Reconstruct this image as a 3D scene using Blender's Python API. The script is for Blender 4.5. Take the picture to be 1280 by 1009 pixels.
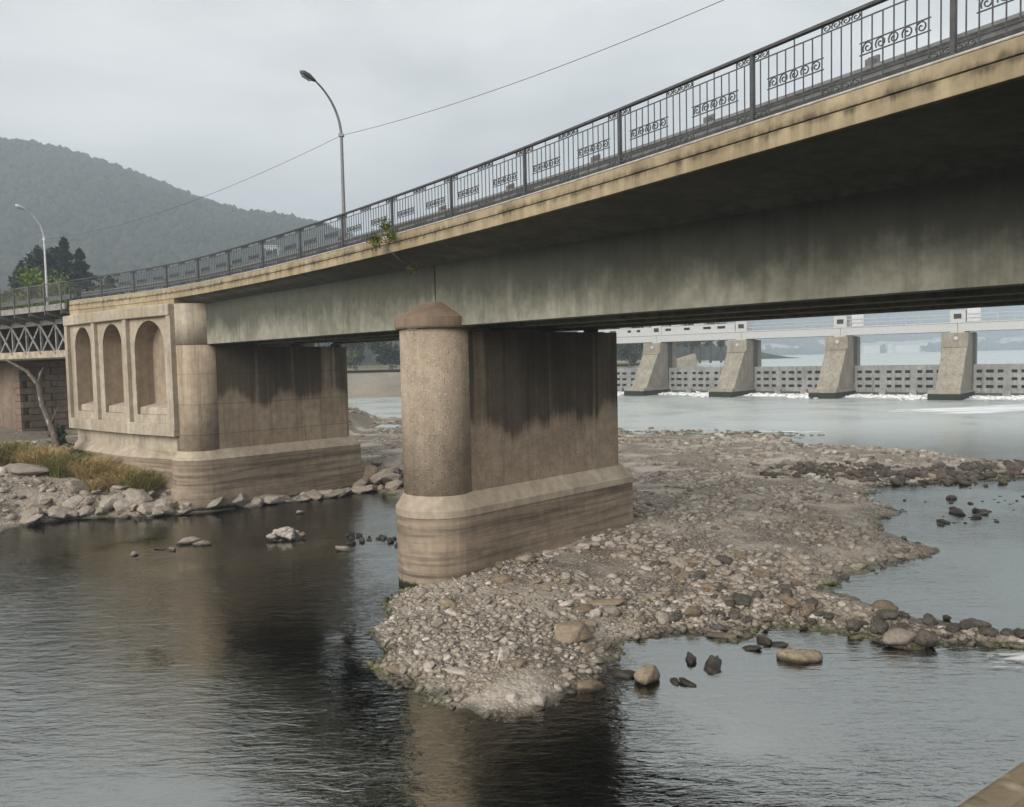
import bpy, bmesh, math, random
import numpy as np
from mathutils import Vector, Matrix, noise as mnoise

for o in list(bpy.data.objects):
    bpy.data.objects.remove(o, do_unlink=True)
SC = bpy.context.scene
COL = SC.collection
random.seed(7)
RNG = np.random.default_rng(7)
R = math.radians
CZ = 6.85                       # eye height above the low river

# ------------------------------------------------------------------ camera
cam_d = bpy.data.cameras.new('camera')
cam = bpy.data.objects.new('camera', cam_d)
COL.objects.link(cam)
cam_d.sensor_fit = 'HORIZONTAL'
cam_d.sensor_width = 36.0
cam_d.lens = 36.0 * 1000.0 / 1280.0
cam_d.clip_start = 0.05
cam_d.clip_end = 20000
cam.matrix_world = (Matrix.Translation((0, 0, CZ))
                    @ Matrix.Rotation(math.pi / 2 - math.atan(54.5 / 1000.0), 4, 'X')
                    @ Matrix.Rotation(-0.022, 4, 'Z'))
SC.camera = cam

# ------------------------------------------------------------------ sky, sun, exposure
SUN_EL, SUN_AZ = R(27), R(214)          # azimuth clockwise from +Y
w = bpy.data.worlds.new('World')
SC.world = w
w.use_nodes = True
nt = w.node_tree
nt.nodes.clear()
wo = nt.nodes.new('ShaderNodeOutputWorld')
bg = nt.nodes.new('ShaderNodeBackground')
bg.inputs['Strength'].default_value = 0.1
sky = nt.nodes.new('ShaderNodeTexSky')
sky.sky_type = 'NISHITA'
sky.sun_disc = False
sky.sun_elevation = SUN_EL
sky.sun_rotation = SUN_AZ
sky.dust_density = 4.0
tc = nt.nodes.new('ShaderNodeTexCoord')
mp = nt.nodes.new('ShaderNodeMapping')
mp.inputs['Scale'].default_value = (1.0, 1.0, 2.6)
mp.inputs['Location'].default_value = (0.35, 0.1, 0.0)
cn = nt.nodes.new('ShaderNodeTexNoise')
cn.inputs['Scale'].default_value = 2.4
cn.inputs['Detail'].default_value = 6.0
cn.inputs['Roughness'].default_value = 0.52
cn.inputs['Distortion'].default_value = 0.25
cr = nt.nodes.new('ShaderNodeValToRGB')
cr.color_ramp.elements[0].position = 0.30
cr.color_ramp.elements[0].color = (2.4, 2.42, 2.42, 1)
cr.color_ramp.elements[1].position = 0.66
cr.color_ramp.elements[1].color = (4.6, 4.56, 4.46, 1)
mx = nt.nodes.new('ShaderNodeMix')
mx.data_type = 'RGBA'
mx.inputs[0].default_value = 0.97        # an almost closed cloud layer under the clear sky
nt.links.new(tc.outputs['Generated'], mp.inputs[0])
nt.links.new(mp.outputs[0], cn.inputs['Vector'])
nt.links.new(cn.outputs['Fac'], cr.inputs[0])
nt.links.new(sky.outputs[0], mx.inputs[6])
nt.links.new(cr.outputs[0], mx.inputs[7])
nt.links.new(mx.outputs[2], bg.inputs['Color'])
nt.links.new(bg.outputs[0], wo.inputs['Surface'])

sd = bpy.data.lights.new('sun', 'SUN')
sd.energy = 1.5
sd.angle = R(40)
sd.color = (1.0, 0.95, 0.88)
sun = bpy.data.objects.new('sun', sd)
COL.objects.link(sun)
sdir = Vector((math.sin(SUN_AZ) * math.cos(SUN_EL), math.cos(SUN_AZ) * math.cos(SUN_EL), math.sin(SUN_EL)))
sun.rotation_euler = sdir.to_track_quat('Z', 'Y').to_euler()
sun.location = (0, 0, 60)

SC.view_settings.view_transform = 'Standard'
SC.view_settings.look = 'None'
SC.view_settings.exposure = 1.2
SC.view_settings.gamma = 1.0
SC.cycles.use_denoising = True
SC.cycles.max_bounces = 6
SC.cycles.volume_bounces = 1
SC.cycles.transparent_max_bounces = 12
SC.cycles.caustics_reflective = False
SC.cycles.caustics_refractive = False

# ------------------------------------------------------------------ material helpers
class Mat:
    def __init__(self, name):
        self.m = bpy.data.materials.new(name)
        self.m.use_nodes = True
        self.t = self.m.node_tree
        self.t.nodes.clear()
        self.out = self.t.nodes.new('ShaderNodeOutputMaterial')
    def n(self, kind, **kw):
        nd = self.t.nodes.new(kind)
        for k, v in kw.items():
            setattr(nd, k, v)
        return nd
    def put(self, sock, v):
        if hasattr(v, 'is_linked') or hasattr(v, 'links'):
            self.t.links.new(v, sock)
        else:
            if isinstance(v, (tuple, list)) and len(v) == 3 and sock.type == 'RGBA':
                v = (*v, 1)
            sock.default_value = v
    def pos(self):
        return self.n('ShaderNodeNewGeometry').outputs['Position']
    def objco(self):
        return self.n('ShaderNodeTexCoord').outputs['Object']
    def scaled(self, vec, s, loc=(0, 0, 0)):
        nd = self.n('ShaderNodeMapping')
        self.put(nd.inputs[0], vec)
        nd.inputs['Scale'].default_value = s
        nd.inputs['Location'].default_value = loc
        return nd.outputs[0]
    def noise(self, vec, scale, detail=4, rough=0.55, dist=0.0):
        nd = self.n('ShaderNodeTexNoise')
        self.put(nd.inputs['Vector'], vec)
        nd.inputs['Scale'].default_value = scale
        nd.inputs['Detail'].default_value = detail
        nd.inputs['Roughness'].default_value = rough
        nd.inputs['Distortion'].default_value = dist
        return nd.outputs['Fac']
    def voro(self, vec, scale, feature='F1', out='Distance', rnd=1.0):
        nd = self.n('ShaderNodeTexVoronoi', feature=feature)
        self.put(nd.inputs['Vector'], vec)
        nd.inputs['Scale'].default_value = scale
        nd.inputs['Randomness'].default_value = rnd
        return nd.outputs[out]
    def ramp(self, f, stops):
        nd = self.n('ShaderNodeValToRGB')
        e = nd.color_ramp.elements
        while len(e) < len(stops):
            e.new(0.5)
        for i, (p, c) in enumerate(stops):
            e[i].position = p
            e[i].color = (*c, 1) if isinstance(c, (tuple, list)) else (c, c, c, 1)
        self.put(nd.inputs[0], f)
        return nd.outputs[0]
    def mix(self, f, a, b, blend='MIX'):
        nd = self.n('ShaderNodeMix', data_type='RGBA', blend_type=blend)
        self.put(nd.inputs[0], f)
        self.put(nd.inputs[6], a)
        self.put(nd.inputs[7], b)
        return nd.outputs[2]
    def math(self, op, a, b=0.0, c=0.0, clamp=False):
        nd = self.n('ShaderNodeMath', operation=op, use_clamp=clamp)
        self.put(nd.inputs[0], a)
        self.put(nd.inputs[1], b)
        self.put(nd.inputs[2], c)
        return nd.outputs[0]
    def sep(self, v):
        nd = self.n('ShaderNodeSeparateXYZ')
        self.put(nd.inputs[0], v)
        return nd.outputs
    def rng(self, v, a, b, c=0.0, d=1.0):
        nd = self.n('ShaderNodeMapRange', interpolation_type='SMOOTHSTEP')
        self.put(nd.inputs[0], v)
        nd.inputs[1].default_value = a
        nd.inputs[2].default_value = b
        nd.inputs[3].default_value = c
        nd.inputs[4].default_value = d
        return nd.outputs[0]
    def bump(self, h, strength=0.5, dist=0.02, normal=None):
        nd = self.n('ShaderNodeBump')
        self.put(nd.inputs['Height'], h)
        self.put(nd.inputs['Strength'], strength)
        self.put(nd.inputs['Distance'], dist)
        if normal is not None:
            self.put(nd.inputs['Normal'], normal)
        return nd.outputs[0]
    def bsdf(self, color, rough=0.8, metal=0.0, normal=None, spec=0.3, **kw):
        nd = self.n('ShaderNodeBsdfPrincipled')
        self.put(nd.inputs['Base Color'], color)
        self.put(nd.inputs['Roughness'], rough)
        self.put(nd.inputs['Metallic'], metal)
        self.put(nd.inputs['Specular IOR Level'], spec)
        if normal is not None:
            self.put(nd.inputs['Normal'], normal)
        for k, v in kw.items():
            self.put(nd.inputs[k], v)
        self.t.links.new(nd.outputs[0], self.out.inputs['Surface'])
        return self.m

def concrete(name, light, dark, streak=0.5, agg=0.0, stain=None, band=0.0, algae=None, form=0.0, grime=None, moss_shade=None):
    """weathered concrete; stain=(z_top, z_bottom, colour) run-off marks, band=water-level lines, algae=z of slime"""
    M = Mat(name)
    p = M.pos()
    big = M.noise(p, 0.55, 5, 0.6)
    mid = M.noise(p, 3.1, 6, 0.62)
    fine = M.noise(p, 38, 3, 0.6)
    st = M.noise(M.scaled(p, (2.4, 2.4, 0.16)), 1.0, 6, 0.68)
    st2 = M.noise(M.scaled(p, (6.5, 6.5, 0.35), (4, 7, 2)), 1.0, 4, 0.6)
    c = M.mix(M.ramp(big, [(0.32, 0.0), (0.68, 1.0)]), dark, light)
    c = M.mix(M.ramp(mid, [(0.3, 0.55), (0.62, 0.0)]), c, tuple(x * 0.62 for x in dark))
    c = M.mix(M.math('MULTIPLY', M.ramp(st, [(0.48, 0.0), (0.72, 1.0)]), streak), c, tuple(x * 0.42 for x in dark))
    c = M.mix(M.math('MULTIPLY', M.ramp(st2, [(0.56, 0.0), (0.8, 1.0)]), streak * 0.5), c, tuple(min(1, x * 1.25) for x in light))
    z = M.sep(p)[2]
    h = M.math('ADD', M.math('MULTIPLY', fine, 0.5), mid)
    if band:
        bn = M.noise(M.scaled(p, (0.16, 0.16, 4.2)), 1.0, 6, 0.7, 0.3)
        c = M.mix(M.math('MULTIPLY', M.ramp(bn, [(0.36, 1.0), (0.54, 0.0)]), band), c, (0.055, 0.046, 0.037))
        c = M.mix(M.math('MULTIPLY', M.ramp(bn, [(0.58, 0.0), (0.66, 1.0)]), band * 0.5), c, tuple(min(1, x * 1.2) for x in light))
    if form:
        # board / pour lines every `form` metres
        fr = M.math('FRACT', M.math('DIVIDE', M.math('ADD', z, M.math('MULTIPLY', big, 0.05)), form))
        ln = M.math('COMPARE', fr, 0.5, 0.018)
        c = M.mix(M.math('MULTIPLY', ln, 0.4), c, tuple(x * 0.45 for x in dark))
        h = M.math('SUBTRACT', h, M.math('MULTIPLY', ln, 0.5))
    if agg:
        v = M.voro(p, 14.0)
        vc = M.voro(p, 14.0, out='Color')
        sp = M.math('MULTIPLY', M.rng(v, 0.42, 0.16), agg)
        vs = M.n('ShaderNodeSeparateColor')
        M.put(vs.inputs[0], vc)
        pc = M.ramp(vs.outputs[0], [(0.0, tuple(x * 0.35 for x in dark)), (0.4, dark), (0.7, light), (0.9, tuple(min(1, x * 1.2) for x in light)), (1.0, (0.56, 0.50, 0.42))])
        c = M.mix(M.math('MULTIPLY', sp, 0.85), c, pc)
        h = M.math('ADD', h, M.math('MULTIPLY', sp, 1.1))
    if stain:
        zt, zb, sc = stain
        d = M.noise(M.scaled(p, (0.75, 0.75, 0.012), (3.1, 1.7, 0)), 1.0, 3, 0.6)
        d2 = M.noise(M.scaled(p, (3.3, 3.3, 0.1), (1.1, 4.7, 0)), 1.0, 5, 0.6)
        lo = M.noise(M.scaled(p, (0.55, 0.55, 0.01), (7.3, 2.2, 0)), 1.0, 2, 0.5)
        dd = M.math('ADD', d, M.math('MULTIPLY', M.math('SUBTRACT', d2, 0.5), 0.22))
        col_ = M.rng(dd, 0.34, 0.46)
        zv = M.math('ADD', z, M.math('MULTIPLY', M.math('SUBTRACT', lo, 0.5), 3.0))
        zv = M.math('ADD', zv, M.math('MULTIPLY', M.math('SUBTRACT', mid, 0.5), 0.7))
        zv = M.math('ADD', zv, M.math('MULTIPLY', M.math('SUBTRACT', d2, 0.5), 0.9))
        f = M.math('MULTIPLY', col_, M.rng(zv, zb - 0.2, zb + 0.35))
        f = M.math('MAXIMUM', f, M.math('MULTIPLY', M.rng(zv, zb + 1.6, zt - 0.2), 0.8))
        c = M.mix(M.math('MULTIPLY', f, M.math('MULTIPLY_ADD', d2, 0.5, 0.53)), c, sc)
    if moss_shade:
        # painted overhang shade mixed with dark growth, thinning out downwards in uneven patches
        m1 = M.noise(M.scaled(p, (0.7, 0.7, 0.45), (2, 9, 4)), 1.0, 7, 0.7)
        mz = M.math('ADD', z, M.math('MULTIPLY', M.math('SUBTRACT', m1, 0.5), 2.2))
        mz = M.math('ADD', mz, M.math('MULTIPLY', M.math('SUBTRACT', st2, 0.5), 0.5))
        c = M.mix(M.math('MULTIPLY', M.rng(mz, moss_shade[0], moss_shade[1]), 0.85), c, moss_shade[2])
    if grime is not None:
        # grime bleeding out of a horizontal joint at height grime
        gz = M.math('ABSOLUTE', M.math('SUBTRACT', M.math('SUBTRACT', z, grime), M.math('MULTIPLY', M.math('SUBTRACT', st2, 0.5), 0.3)))
        gf = M.math('MULTIPLY', M.rng(gz, 0.13, 0.0), M.ramp(st, [(0.38, 0.15), (0.62, 1.0)]))
        c = M.mix(M.math('MULTIPLY', gf, 0.85), c, (0.035, 0.028, 0.02))
    if algae is not None:
        c = M.mix(M.rng(M.math('ADD', z, M.math('MULTIPLY', M.math('SUBTRACT', mid, 0.5), 0.25)), algae + 0.08, algae - 0.06), c, (0.02, 0.024, 0.015))
    return M.bsdf(c, 0.92, normal=M.bump(h, 0.55, 0.015), spec=0.15)

MT = {}
MT['pier_pebble'] = concrete('pier_pebbledash', (0.45, 0.375, 0.285), (0.31, 0.25, 0.185), 0.35, agg=0.9)
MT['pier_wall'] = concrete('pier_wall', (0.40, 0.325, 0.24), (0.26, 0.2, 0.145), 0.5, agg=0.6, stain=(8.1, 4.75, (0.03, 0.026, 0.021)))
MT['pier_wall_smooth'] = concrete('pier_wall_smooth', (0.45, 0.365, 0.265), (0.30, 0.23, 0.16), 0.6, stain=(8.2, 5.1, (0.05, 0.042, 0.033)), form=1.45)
MT['pier_nose_smooth'] = concrete('pier_nose_smooth', (0.50, 0.415, 0.31), (0.34, 0.265, 0.19), 1.0, form=1.45)
MT['ledge'] = concrete('ledge', (0.48, 0.415, 0.325), (0.34, 0.28, 0.21), 0.25)
MT['plinth'] = concrete('plinth', (0.35, 0.28, 0.21), (0.23, 0.18, 0.13), 0.15, band=0.72, algae=0.2)
MT['cap'] = concrete('cap', (0.29, 0.215, 0.155), (0.185, 0.135, 0.098), 0.2)
MT['girder'] = concrete('girder', (0.37, 0.36, 0.295), (0.22, 0.212, 0.168), 0.6, moss_shade=(7.9, 9.2, (0.05, 0.054, 0.042)))  # dark top paints in the deck overhang's shade along with algae
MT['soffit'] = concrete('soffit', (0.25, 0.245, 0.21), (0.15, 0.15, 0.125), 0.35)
MT['fascia'] = concrete('fascia', (0.45, 0.37, 0.245), (0.30, 0.24, 0.15), 0.75, grime=10.40)
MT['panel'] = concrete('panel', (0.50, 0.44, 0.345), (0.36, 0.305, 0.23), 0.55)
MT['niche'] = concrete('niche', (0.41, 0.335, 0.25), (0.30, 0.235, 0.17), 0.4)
MT['weir_concrete'] = concrete('weir_concrete', (0.36, 0.33, 0.27), (0.25, 0.22, 0.175), 0.6, algae=0.85)
MT['coping'] = concrete('coping', (0.22, 0.175, 0.115), (0.13, 0.10, 0.065), 0.1, agg=0.5)
MT['masonry'] = concrete('masonry', (0.27, 0.21, 0.16), (0.16, 0.12, 0.09), 0.5)

def simple(name, col, rough=0.6, metal=0.0, var=0.25, scale=6, spec=0.4):
    M = Mat(name)
    p = M.objco()
    f = M.noise(p, scale, 5, 0.6)
    c = M.mix(M.ramp(f, [(0.35, 0.0), (0.7, 1.0)]), tuple(x * (1 - var) for x in col), tuple(min(1, x * (1 + var)) for x in col))
    return M.bsdf(c, rough, metal, M.bump(M.noise(p, scale * 9, 2), 0.15, 0.01), spec)
MT['iron'] = simple('iron_paint', (0.085, 0.087, 0.088), 0.55, 0.3)
MT['guard'] = simple('galvanised', (0.2, 0.2, 0.2), 0.6, 0.35)
MT['pipe'] = simple('conduit', (0.42, 0.41, 0.39), 0.5, 0.0)
MT['asphalt'] = simple('asphalt', (0.05, 0.05, 0.05), 0.9)
MT['lamp_steel'] = simple('lamp_steel', (0.17, 0.175, 0.18), 0.5, 0.4)
MT['lamp_pale'] = simple('lamp_pale', (0.5, 0.51, 0.52), 0.5, 0.2)
MT['lamp_head'] = simple('lamp_head', (0.06, 0.06, 0.062), 0.5, 0.1)
MT['lamp_glass'] = simple('lamp_glass', (0.35, 0.36, 0.36), 0.15, 0.0, 0.05)
MT['cable'] = simple('cable', (0.10, 0.10, 0.10), 0.7)
MT['steel_grey'] = simple('steel_grey', (0.26, 0.245, 0.225), 0.6, 0.15, 0.35, 3)
MT['steel_dark'] = simple('steel_dark', (0.06, 0.052, 0.045), 0.7, 0.1)
MT['steel_cream'] = simple('steel_cream', (0.40, 0.34, 0.25), 0.7, 0.0, 0.35, 2)
MT['fence_steel'] = simple('fence_steel', (0.13, 0.125, 0.11), 0.7, 0.1)
MT['white_paint'] = simple('white_paint', (0.44, 0.445, 0.44), 0.6, 0.0, 0.1)
MT['gate_steel'] = concrete('gate_steel', (0.33, 0.33, 0.315), (0.22, 0.22, 0.205), 0.7)
MT['dark_void'] = simple('dark_opening', (0.02, 0.02, 0.02), 0.9)
MT['glass_dark'] = simple('car_glass', (0.03, 0.035, 0.04), 0.08)
MT['car_white'] = simple('car_white', (0.72, 0.72, 0.71), 0.3, 0.0, 0.03)
MT['rubber'] = simple('rubber', (0.02, 0.02, 0.02), 0.9)
MT['roof_far'] = simple('far_roof', (0.40, 0.36, 0.33), 0.8)
MT['wall_far'] = simple('far_wall', (0.66, 0.64, 0.6), 0.8, 0, 0.06)
MT['bark'] = simple('bark', (0.085, 0.068, 0.052), 0.95, 0, 0.4, 9)
MT['fence_wood'] = simple('fence_wood', (0.16, 0.14, 0.12), 0.9)

def dead_bark():
    M = Mat('dead_bark')
    p = M.pos()
    f = M.noise(M.scaled(p, (1, 1, 0.5)), 5, 5, 0.6)
    c = M.ramp(f, [(0.4, (0.10, 0.082, 0.066)), (0.6, (0.16, 0.13, 0.105)), (0.66, (0.42, 0.37, 0.31))])
    return M.bsdf(c, 0.9, normal=M.bump(f, 0.6, 0.02))
MT['dead_bark'] = dead_bark()

def foliage(name, a, b, rnd=True):
    M = Mat(name)
    p = M.pos()
    f = M.noise(p, 0.9, 4, 0.6)
    g = M.noise(p, 11, 2, 0.6)
    c = M.mix(M.ramp(f, [(0.3, 0.0), (0.7, 1.0)]), a, b)
    c = M.mix(M.ramp(g, [(0.35, 0.5), (0.65, 0.0)]), c, tuple(x * 0.55 for x in a))
    return M.bsdf(c, 0.75, spec=0.15)
MT['leaf_dark'] = foliage('leaf_dark', (0.022, 0.036, 0.02), (0.045, 0.065, 0.032))
MT['leaf_conifer'] = foliage('leaf_conifer', (0.014, 0.026, 0.021), (0.032, 0.05, 0.036))
MT['leaf_lime'] = foliage('leaf_lime', (0.085, 0.13, 0.02), (0.16, 0.22, 0.045))
MT['leaf_green'] = foliage('leaf_green', (0.05, 0.075, 0.025), (0.11, 0.13, 0.05))
MT['leaf_autumn'] = foliage('leaf_autumn', (0.085, 0.07, 0.04), (0.14, 0.13, 0.07))
MT['leaf_weed'] = foliage('leaf_weed', (0.06, 0.10, 0.018), (0.16, 0.17, 0.03))
MT['grass_dry'] = foliage('grass_dry', (0.36, 0.26, 0.11), (0.58, 0.45, 0.23))
MT['grass_green'] = foliage('grass_green', (0.12, 0.135, 0.035), (0.30, 0.26, 0.09))
def forest():
    M = Mat('forest')
    p = M.pos()
    f = M.noise(p, 0.006, 5, 0.6)
    a = M.n('ShaderNodeAttribute', attribute_name='tint').outputs['Fac']
    c = M.ramp(f, [(0.35, (0.016, 0.024, 0.015)), (0.55, (0.028, 0.034, 0.02)), (0.72, (0.055, 0.046, 0.028))])
    c = M.mix(a, c, (0.085, 0.07, 0.034))
    return M.bsdf(c, 0.9, spec=0.05)
MT['forest'] = forest()

WET_Z = 0.11
STONE_STOPS = [(0.0, (0.11, 0.096, 0.082)), (0.25, (0.25, 0.215, 0.178)), (0.6, (0.40, 0.35, 0.29)), (0.85, (0.51, 0.46, 0.395)), (1.0, (0.65, 0.60, 0.54))]
def wet(M, p, c, wz=WET_Z, alg_a=(0.022, 0.022, 0.016), alg_b=(0.062, 0.07, 0.018)):
    z = M.sep(p)[2]
    zz = M.math('ADD', z, M.math('MULTIPLY', M.math('SUBTRACT', M.noise(p, 0.8, 3), 0.5), 0.16))
    wf = M.rng(zz, wz + 0.05, wz - 0.09)
    alg = M.mix(M.ramp(M.noise(p, 0.55, 4, 0.6), [(0.42, 0.0), (0.6, 1.0)]), alg_a, alg_b)
    wc = M.mix(0.82, c, alg)
    return M.mix(wf, c, wc), M.math('MULTIPLY_ADD', wf, -0.5, 0.9)

def gravel_mat(name='gravel_stones', mul=1.0):
    M = Mat(name)
    p = M.pos()
    a = M.n('ShaderNodeAttribute', attribute_name='tint').outputs['Fac']
    f = M.noise(p, 17, 4, 0.6)
    c = M.ramp(a, [(q_, tuple(x * mul for x in c_)) for q_, c_ in STONE_STOPS])
    c = M.mix(M.ramp(f, [(0.35, 0.55), (0.65, 0.0)]), c, (0.10, 0.08, 0.062))
    pat = M.noise(p, 0.23, 3, 0.5)
    c = M.mix(M.ramp(pat, [(0.5, 0.0), (0.72, 0.4)]), c, (0.2, 0.15, 0.10))
    c, r = wet(M, p, c)
    return M.bsdf(c, r, normal=M.bump(f, 0.4, 0.02), spec=0.25)
MT['gravel'] = gravel_mat()
MT['dark_gravel'] = gravel_mat('dark_gravel', 0.24)

def ground_mat():
    M = Mat('river_gravel_ground')
    p = M.pos()
    ps = M.scaled(p, (1, 1, 0.35))
    v1 = M.voro(ps, 5.0)
    v2 = M.voro(ps, 13.0)
    c1 = M.n('ShaderNodeSeparateColor')
    M.put(c1.inputs[0], M.voro(ps, 5.0, out='Color'))
    c2 = M.n('ShaderNodeSeparateColor')
    M.put(c2.inputs[0], M.voro(ps, 13.0, out='Color'))
    k = M.math('ADD', M.math('MULTIPLY', c1.outputs[0], 0.45), M.math('MULTIPLY', c2.outputs[1], 0.5))
    c = M.ramp(k, STONE_STOPS)
    c = M.mix(M.rng(v2, 0.35, 0.6), c, (0.13, 0.108, 0.085))
    fine = M.noise(p, 26, 4, 0.65)
    c = M.mix(M.ramp(fine, [(0.35, 0.45), (0.6, 0.0)]), c, (0.17, 0.14, 0.11))
    sand = M.noise(p, 0.30, 4, 0.55)
    c = M.mix(M.ramp(sand, [(0.48, 0.0), (0.62, 0.75)]), c, M.mix(fine, (0.40, 0.35, 0.285), (0.57, 0.51, 0.435)))
    pat = M.noise(p, 0.23, 3, 0.5)
    c = M.mix(M.ramp(pat, [(0.5, 0.0), (0.72, 0.4)]), c, (0.2, 0.15, 0.10))
    c, r = wet(M, p, c, 0.07)
    z = M.sep(p)[2]
    deep = M.rng(z, -0.12, -0.75)
    bed = M.ramp(M.noise(p, 0.5, 6, 0.65), [(0.3, (0.010, 0.014, 0.009)), (0.5, (0.03, 0.036, 0.015)), (0.7, (0.055, 0.047, 0.022))])
    c = M.mix(deep, c, bed)
    h = M.math('ADD', M.math('MULTIPLY', M.math('SUBTRACT', 1.0, v1), 0.7), M.math('MULTIPLY', M.math('SUBTRACT', 1.0, v2), 0.45))
    h = M.math('ADD', h, M.math('MULTIPLY', fine, 0.4))
    return M.bsdf(c, r, normal=M.bump(h, 0.9, 0.06), spec=0.2)
MT['ground'] = ground_mat()

def rock_mat(name, a, b, wz=WET_Z):
    M = Mat(name)
    p = M.pos()
    o = M.n('ShaderNodeObjectInfo').outputs['Random']
    oc = M.objco()
    f = M.noise(oc, 3.5, 6, 0.65)
    g = M.noise(p, 14, 4, 0.6)
    c = M.mix(M.ramp(f, [(0.3, 0.0), (0.7, 1.0)]), a, b)
    c = M.mix(M.math('MULTIPLY', o, 0.55), c, tuple(x * 0.6 for x in a))
    c = M.mix(M.ramp(g, [(0.38, 0.5), (0.6, 0.0)]), c, tuple(x * 0.5 for x in a))
    c, r = wet(M, p, c, wz, (0.018, 0.016, 0.013), (0.04, 0.036, 0.024))
    return M.bsdf(c, r, normal=M.bump(M.math('ADD', f, M.math('MULTIPLY', g, 0.4)), 0.6, 0.04), spec=0.25)
MT['rock_pale'] = rock_mat('rock_pale', (0.29, 0.25, 0.205), (0.45, 0.40, 0.335))
MT['rock_brown'] = rock_mat('rock_brown', (0.19, 0.145, 0.10), (0.32, 0.255, 0.18))
MT['rock_dark'] = rock_mat('rock_dark', (0.075, 0.067, 0.058), (0.19, 0.168, 0.14), 0.16)
MT['wet_stone'] = rock_mat('wet_stone', (0.045, 0.04, 0.034), (0.16, 0.14, 0.115), 0.14)
MT['rock_tan'] = rock_mat('rock_tan', (0.27, 0.215, 0.15), (0.38, 0.31, 0.22))
MT['rock_white'] = rock_mat('rock_white', (0.46, 0.40, 0.35), (0.62, 0.56, 0.50))

def water_mat(name, chop=1.0, tint=(0.42, 0.5, 0.36), ior=5.0):
    M = Mat(name)
    p = M.pos()
    msk = M.ramp(M.noise(M.scaled(p, (1, 1, 1), (2, 5, 0)), 0.13, 4, 0.55), [(0.38, 0.12), (0.60, 1.0)])
    rp = M.n('ShaderNodeMapping')
    M.put(rp.inputs[0], p)
    rp.inputs['Rotation'].default_value = (0, 0, R(14))
    rp.inputs['Scale'].default_value = (0.55, 1.7, 1)
    n1 = M.noise(rp.outputs[0], 2.2, 3, 0.55, 0.6)
    n2 = M.noise(rp.outputs[0], 6.5, 3, 0.6, 0.8)
    n3 = M.noise(p, 0.55, 2, 0.5)
    h = M.math('ADD', M.math('MULTIPLY', n1, 0.6), M.math('MULTIPLY', n2, 0.28))
    h = M.math('ADD', h, M.math('MULTIPLY', n3, 0.7))
    y = M.sep(p)[1]
    n4 = M.noise(M.scaled(p, (0.22, 0.5, 1)), 1.0, 4, 0.65, 0.5)
    h = M.math('ADD', h, M.math('MULTIPLY', M.math('MULTIPLY', n4, M.rng(y, 45, 75)), 3.0))
    nrm = M.bump(h, M.math('MULTIPLY', M.math('MULTIPLY', msk, 0.5 * chop), M.rng(y, 40, 75, 1.0, 3.2)), 0.11)
    fr = M.n('ShaderNodeFresnel')
    fr.inputs['IOR'].default_value = ior
    M.t.links.new(nrm, fr.inputs['Normal'])
    tr = M.n('ShaderNodeBsdfTransparent')
    tr.inputs['Color'].default_value = (*tint, 1)
    gl = M.n('ShaderNodeBsdfGlossy')
    M.put(gl.inputs['Roughness'], M.rng(y, 38, 70, 0.05, 0.2))
    gl.inputs['Color'].default_value = (0.95, 0.97, 0.92, 1)
    M.t.links.new(nrm, gl.inputs['Normal'])
    ms = M.n('ShaderNodeMixShader')
    M.t.links.new(fr.outputs[0], ms.inputs[0])
    aer = M.n('ShaderNodeBsdfDiffuse')
    aer.inputs['Color'].default_value = (0.50, 0.53, 0.52, 1)
    mt_ = M.n('ShaderNodeMixShader')        # aerated, milky water below the weir
    M.put(mt_.inputs[0], M.math('MULTIPLY', M.rng(y, 48, 80), 0.9))
    M.t.links.new(tr.outputs[0], mt_.inputs[1])
    M.t.links.new(aer.outputs[0], mt_.inputs[2])
    M.t.links.new(mt_.outputs[0], ms.inputs[1])
    M.t.links.new(gl.outputs[0], ms.inputs[2])
    M.t.links.new(ms.outputs[0], M.out.inputs['Surface'])
    return M.m
MT['water'] = water_mat('river_water', 1.0)
MT['lake'] = water_mat('lake_water', 1.2, (0.3, 0.34, 0.33), 1.7)
def foam_mat():
    M = Mat('foam')
    p = M.pos()
    f = M.noise(p, 6, 4, 0.6)
    return M.bsdf(M.ramp(f, [(0.3, (0.6, 0.62, 0.62)), (0.6, (0.85, 0.86, 0.86))]), 0.7, normal=M.bump(f, 0.5, 0.03))
MT['foam'] = foam_mat()

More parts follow.
